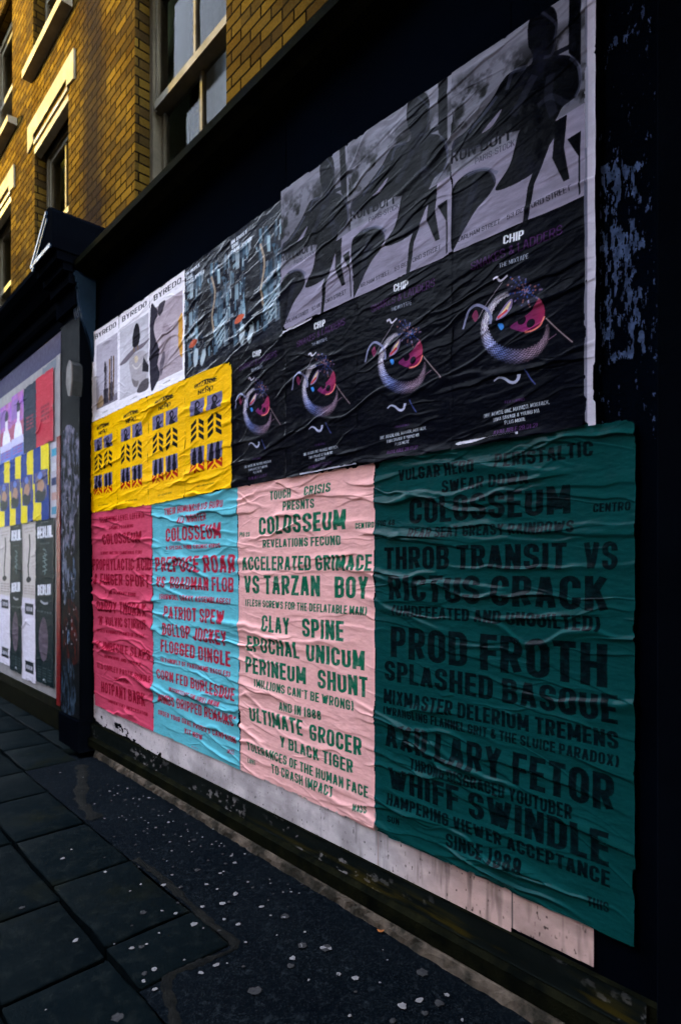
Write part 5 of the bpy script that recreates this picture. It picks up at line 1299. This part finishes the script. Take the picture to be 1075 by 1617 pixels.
# ---- bills on the neighbouring hoarding
def left_sheet(name, q, a, off, label, group, amp=1.0, mat='paper', seed=80):
    o = sheet(name, q, a, off, MAT[mat], seed=seed, amp=amp); tag(o, label, 'poster', group); return o
def nb_art(q, base, dens=2.6): return new_art(q, base, dens)
gp = 'pink and blue portrait posters'
for i, (s0, s1) in enumerate(((-2.66, -2.215), (-2.212, -1.79))):
    q = quad(s0, s1, 3.215 if i else 3.18, 2.555); a = nb_art(q, G(150, 80, 104))
    a.rect(0, .55, 1, 1, lambda U, V: np.stack([.50+.2*fbm(U*6, V*6, 3), .30+.15*fbm(U*6, V*6, 3), .50+.25*fbm(U*5+4, V*6, 3)], -1).astype(np.float32))
    a.rect(0, .62, .5, .92, G(112, 96, 160), .6); a.smooth([(.25, .30), (.32, .52), (.46, .56), (.70, .54), (.86, .30)], G(206, 204, 226)); a.rect(.46, .5, .66, .78, G(206, 196, 206))
    a.smooth([(.44, .72), (.46, .84), (.58, .88), (.70, .82), (.68, .72)], G(40, 40, 60)); a.rect(0, .19, 1, .32, G(176, 172, 206)); a.rect(0, 0, 1, .20, G(84, 104, 178))
    for k in range(3): a.text("LIVE TONIGHT", .1, .17-.05*k, .9, .17-.05*k, .03, .03, G(140, 70, 110), .8, .02, 1)
    left_sheet('portrait_poster', q, a, .006+.001*i, ['pink and blue portrait poster at the far left of the neighbouring hoarding', 'pink and blue portrait poster beside the dark slate poster'][i], gp, seed=81+i)
q = quad(-1.79, -1.385, 3.215, 2.562); a = nb_art(q, G(30, 40, 58))
for k, t in enumerate(("MAYBE", "WE ARE", "THE ONLY", "ONES")): a.text(t, .22, .50-.055*k, .78, .50-.055*k, .035, .035, G(130, 48, 66), .9, .03, 1)
left_sheet('slate_poster', q, a, .0075, 'dark slate poster with red lettering on the neighbouring hoarding', None, seed=83)
q = quad(-1.385, -0.90, 3.22, 2.562); a = nb_art(q, G(168, 40, 60))
for k, t in enumerate(("GIVE", "AND TAKE", "ANOTHER", "DAY")): a.text(t, .28, .52-.06*k, .78, .52-.06*k, .04, .04, G(90, 24, 46), .9, .03, 1)
left_sheet('red_poster', q, a, .0085, 'red poster with dark lettering at the hoarding edge', None, seed=84)
bx = [-2.69, -2.26, -1.86, -1.46, -1.00]
bl = ['blue and yellow block poster at the left end of its row', 'blue and yellow block poster second from the left', 'blue and yellow block poster under the slate poster', 'blue and yellow block poster under the red poster']
for i in range(4):
    q = quad(bx[i], bx[i+1], 2.56, 1.865); a = nb_art(q, G(18, 46, 120))
    Y = G(206, 190, 40)
    a.poly([(.48, 1), (1, 1), (1, .45), (.92, .45), (.92, .66), (.48, .68)], Y); a.poly([(0, .52), (.10, .52), (.12, .26), (.52, .24), (.52, 0), (0, 0)], Y)
    a.rect(.10, .30, .86, .66, lambda U, V: np.stack([.20+.5*np.clip(fbm(U*9+i*3, V*14, 4)-.35, 0, 1), .20+.35*np.clip(fbm(U*9+i*3, V*14, 4)-.3, 0, 1), .30+.25*fbm(U*8, V*9, 3)], -1).astype(np.float32))
    a.smooth([(.25, .42), (.35, .54), (.55, .55), (.70, .46), (.55, .38)], G(150, 116, 98)); a.smooth([(.14, .36), (.30, .42), (.60, .38), (.78, .40), (.70, .27), (.30, .26)], G(34, 42, 44))
    a.smooth([(.30, .60), (.45, .66), (.60, .60), (.48, .55)], G(90, 110, 180))
    left_sheet('block_poster', q, a, .010+.001*i, bl[i], 'blue and yellow block posters', seed=85+i)
def lamp_art(q):
    a = nb_art(q, G(176, 168, 166))
    a.text("EXHIBITION OF LAMPS", .15, .90, .85, .91, .025, .025, G(110, 104, 104), .9, .0); a.text("AND OTHER OBJECTS", .2, .86, .8, .87, .02, .02, G(110, 104, 104), .9, .0)
    a.line([(.52, .84), (.56, .70), (.50, .55), (.44, .40), (.46, .30)], .035, G(46, 50, 50)); a.smooth([(.28, .26), (.46, .30), (.66, .27), (.56, .23), (.38, .22)], G(40, 42, 44))
    for k in range(4):
        for c in (.14, .40, .66): a.text("SUN MON", c, .17-.035*k, c+.2, .17-.035*k, .018, .018, G(96, 92, 92), .9, .0)
    return a
def plain_art(q):
    a = nb_art(q, G(198, 192, 208))
    a.rect(.22, .80, .82, .93, G(34, 40, 46)); a.rect(.24, .10, .84, .24, G(34, 40, 46))
    for v in (.84, .14): a.text("BERLIN", .30, v, .74, v, .05, .05, G(178, 176, 190), .9, .03, 1)
    for k in range(3): a.text("TICKETS AT THE DOOR", .25, .055-.018*k, .8, .055-.018*k, .009, .009, G(120, 116, 130), .9, .0)
    return a
def dark_art(q, v):
    a = nb_art(q, G(18, 32, 36))
    if v == 0:
        a.text("OUT NOW", .30, .945, .70, .945, .02, .02, G(120, 130, 136), .9, 0); a.text("BERLIN.", .12, .70, .92, .70, .19, .19, G(205, 205, 218), 1, .05, 1)
        a.text("THE NEW ALBUM", .25, .60, .75, .60, .02, .02, G(110, 124, 128), .9, 0)
        for k in range(6): a.line([(.42+.06*(k % 2), .52-.07*k), (.55, .50-.07*k), (.60-.05*(k % 3), .46-.07*k)], .014, G(96, 116, 120))
        for k in range(4): a.line([(.40, .40-.08*k), (.64, .43-.08*k)], .010, G(96, 116, 120))
    else:
        a.text("BERLIN", .14, .84, .84, .86, .10, .10, G(205, 205, 218), 1, .05, 1); a.line([(.30, .79), (.50, .77), (.70, .78)], .02, G(150, 156, 166))
        a.text("A NIGHT OF MUSIC", .10, .68, .9, .68, .018, .018, G(110, 122, 128), .9, 0)
        a.smooth([(.20, .42), (.28, .56), (.46, .64), (.62, .58), (.70, .44), (.64, .28), (.46, .22), (.28, .28)], lambda U, V: np.stack([.25+.14*fbm(U*4, V*30, 3), .22+.12*fbm(U*4, V*30, 3), .26+.14*fbm(U*4, V*30, 3)], -1).astype(np.float32))
        for k in range(5):
            for c in (.14, .42, .70): a.text("GUESTS", c, .15-.025*k, c+.18, .15-.025*k, .012, .012, G(96, 112, 116), .9, 0)
        a.line([(.44, .035), (.50, .05), (.58, .03)], .012, G(190, 190, 200))
    return a
wcol = ((-2.69, -2.25), (-1.835, -1.40)); dcol = ((-2.25, -1.835), (-1.40, -0.88))
pos = ['in the left column', 'in the right column']
for i, (s0, s1) in enumerate(wcol):
    q = quad(s0, s1, 1.87, 1.11); left_sheet('lamp_poster', q, lamp_art(q), .0065, 'pale grey poster with a curved dark lamp stem, %s of the hoarding' % ['farther', 'nearer'][i], 'pale lamp posters', seed=90+i)
    q = quad(s0, s1, 1.125, .375 if i == 0 else .31); left_sheet('notice_poster', q, plain_art(q), .0085, 'white notice poster with two black blocks, %s of the two low on the hoarding' % ['farther', 'nearer'][i], 'white notice posters', seed=92+i)
for i, (s0, s1) in enumerate(dcol):
    q = quad(s0, s1, 1.87, 1.30); left_sheet('music_poster', q, dark_art(q, 0), .0105, 'dark green music poster with sketched lines, upper one of the %s dark column' % ['farther', 'nearer'][i], 'dark music posters', seed=94+i)
    q = quad(s0, s1, 1.315, .345); left_sheet('music_poster', q, dark_art(q, 1), .0125, 'dark green music poster with a faint oval, lower one of the %s dark column' % ['farther', 'nearer'][i], 'dark music posters', seed=96+i)
q = [(-1.26, 3.275), (-0.80, 3.285), (-0.835, 1.9), (-0.885, 1.9)]
a = Art(60, 300, G(150, 150, 158), 1, .4, 1.4)
def under(S, Z): return (Z > 3.225) | (S > -0.90)
a.rect(0, 0, 1, 1, lambda U, V: np.stack([.42+.3*(fbm(U*4, V*14, 3)-.3), .44+.3*(fbm(U*4, V*14, 3)-.3), .50+.3*(fbm(U*4, V*14, 3)-.3)], -1).astype(np.float32))
q = quad(-1.22, -0.80, 3.285, 3.20); a = Art(60, 30, G(104, 110, 120), 1, .42, .09)
o = sheet('torn_backing', q, a, .003, MAT['paper'], seed=98, amp=.4); tag(o, 'torn grey backing paper showing above the red poster', 'torn paper')
q = quad(-1.0, -0.82, 2.55, 1.87); a = Art(30, 160, G(170, 166, 176), 1, .18, .68)
for k, c in enumerate((G(60, 130, 160), G(170, 130, 120), G(40, 50, 80), G(190, 190, 200), G(50, 140, 170))): a.rect(.2, .05+.19*k, 1, .15+.19*k, c, .8)
o = sheet('torn_backing', q, a, .0035, MAT['paper'], seed=99, amp=.6); tag(o, 'strip of layered torn paper between blue block posters and red post', 'torn paper')

# ---- gum spots on the ground
def gum_mesh(seed):
    r = random.Random(seed); bm = bmesh.new(); n = 14
    k = [1+r.uniform(-.22, .22) for _ in range(n)]
    def ring(f, z): return [bm.verts.new((math.cos(2*math.pi*i/n)*k[i]*f, math.sin(2*math.pi*i/n)*k[i]*f*(.7+.2*(seed % 3)), z)) for i in range(n)]
    a = ring(1, 0); b = ring(.82, .08); c = bm.verts.new((0, 0, .10))
    for i in range(n):
        j = (i+1) % n
        bm.faces.new((a[i], a[j], b[j], b[i])); bm.faces.new((b[i], b[j], c))
    me = bpy.data.meshes.new('gum_spot'); bm.to_mesh(me); bm.free(); me.materials.append(MAT['old_gum' if seed % 3 == 2 else 'gum'])
    for p in me.polygons: p.use_smooth = True
    return me
GM = [gum_mesh(i) for i in range(9)]
for i, (x, y, rad) in enumerate(GUM):
    o = bpy.data.objects.new('gum_spot', GM[i % 9]); o.location = (x, y, .0005 if not (y < -.54 and x < 2.78) else .003); k_ = 1.3 if rad > .007 else 1.0; o.scale = (rad*k_, rad*k_, .012)
    o.rotation_euler = (0, 0, i*1.7)
    link(o); tag(o, 'small flattened grey chewing gum spot on the dark ground by the poster wall', 'gum spot', 'chewing gum spots on the pavement')
# dry leaf on the asphalt
bm = bmesh.new()
vs = [bm.verts.new((0.016*math.cos(t)*(1 if math.cos(t) > 0 else .8), .008*math.sin(t), .003+.003*math.cos(2*t))) for t in np.linspace(0, 2*math.pi, 16, endpoint=False)]
c = bm.verts.new((0, 0, .0035))
for i in range(16): bm.faces.new((vs[i], vs[(i+1) % 16], c))
me = bpy.data.meshes.new('dry_leaf'); bm.to_mesh(me); bm.free(); me.materials.append(MAT['leaf'])
o = bpy.data.objects.new('dry_leaf', me); o.location = (3.125, -.068, .001); o.rotation_euler = (0, 0, .6); link(o)
tag(o, 'small dry orange leaf lying on the asphalt near the wall', 'leaf')
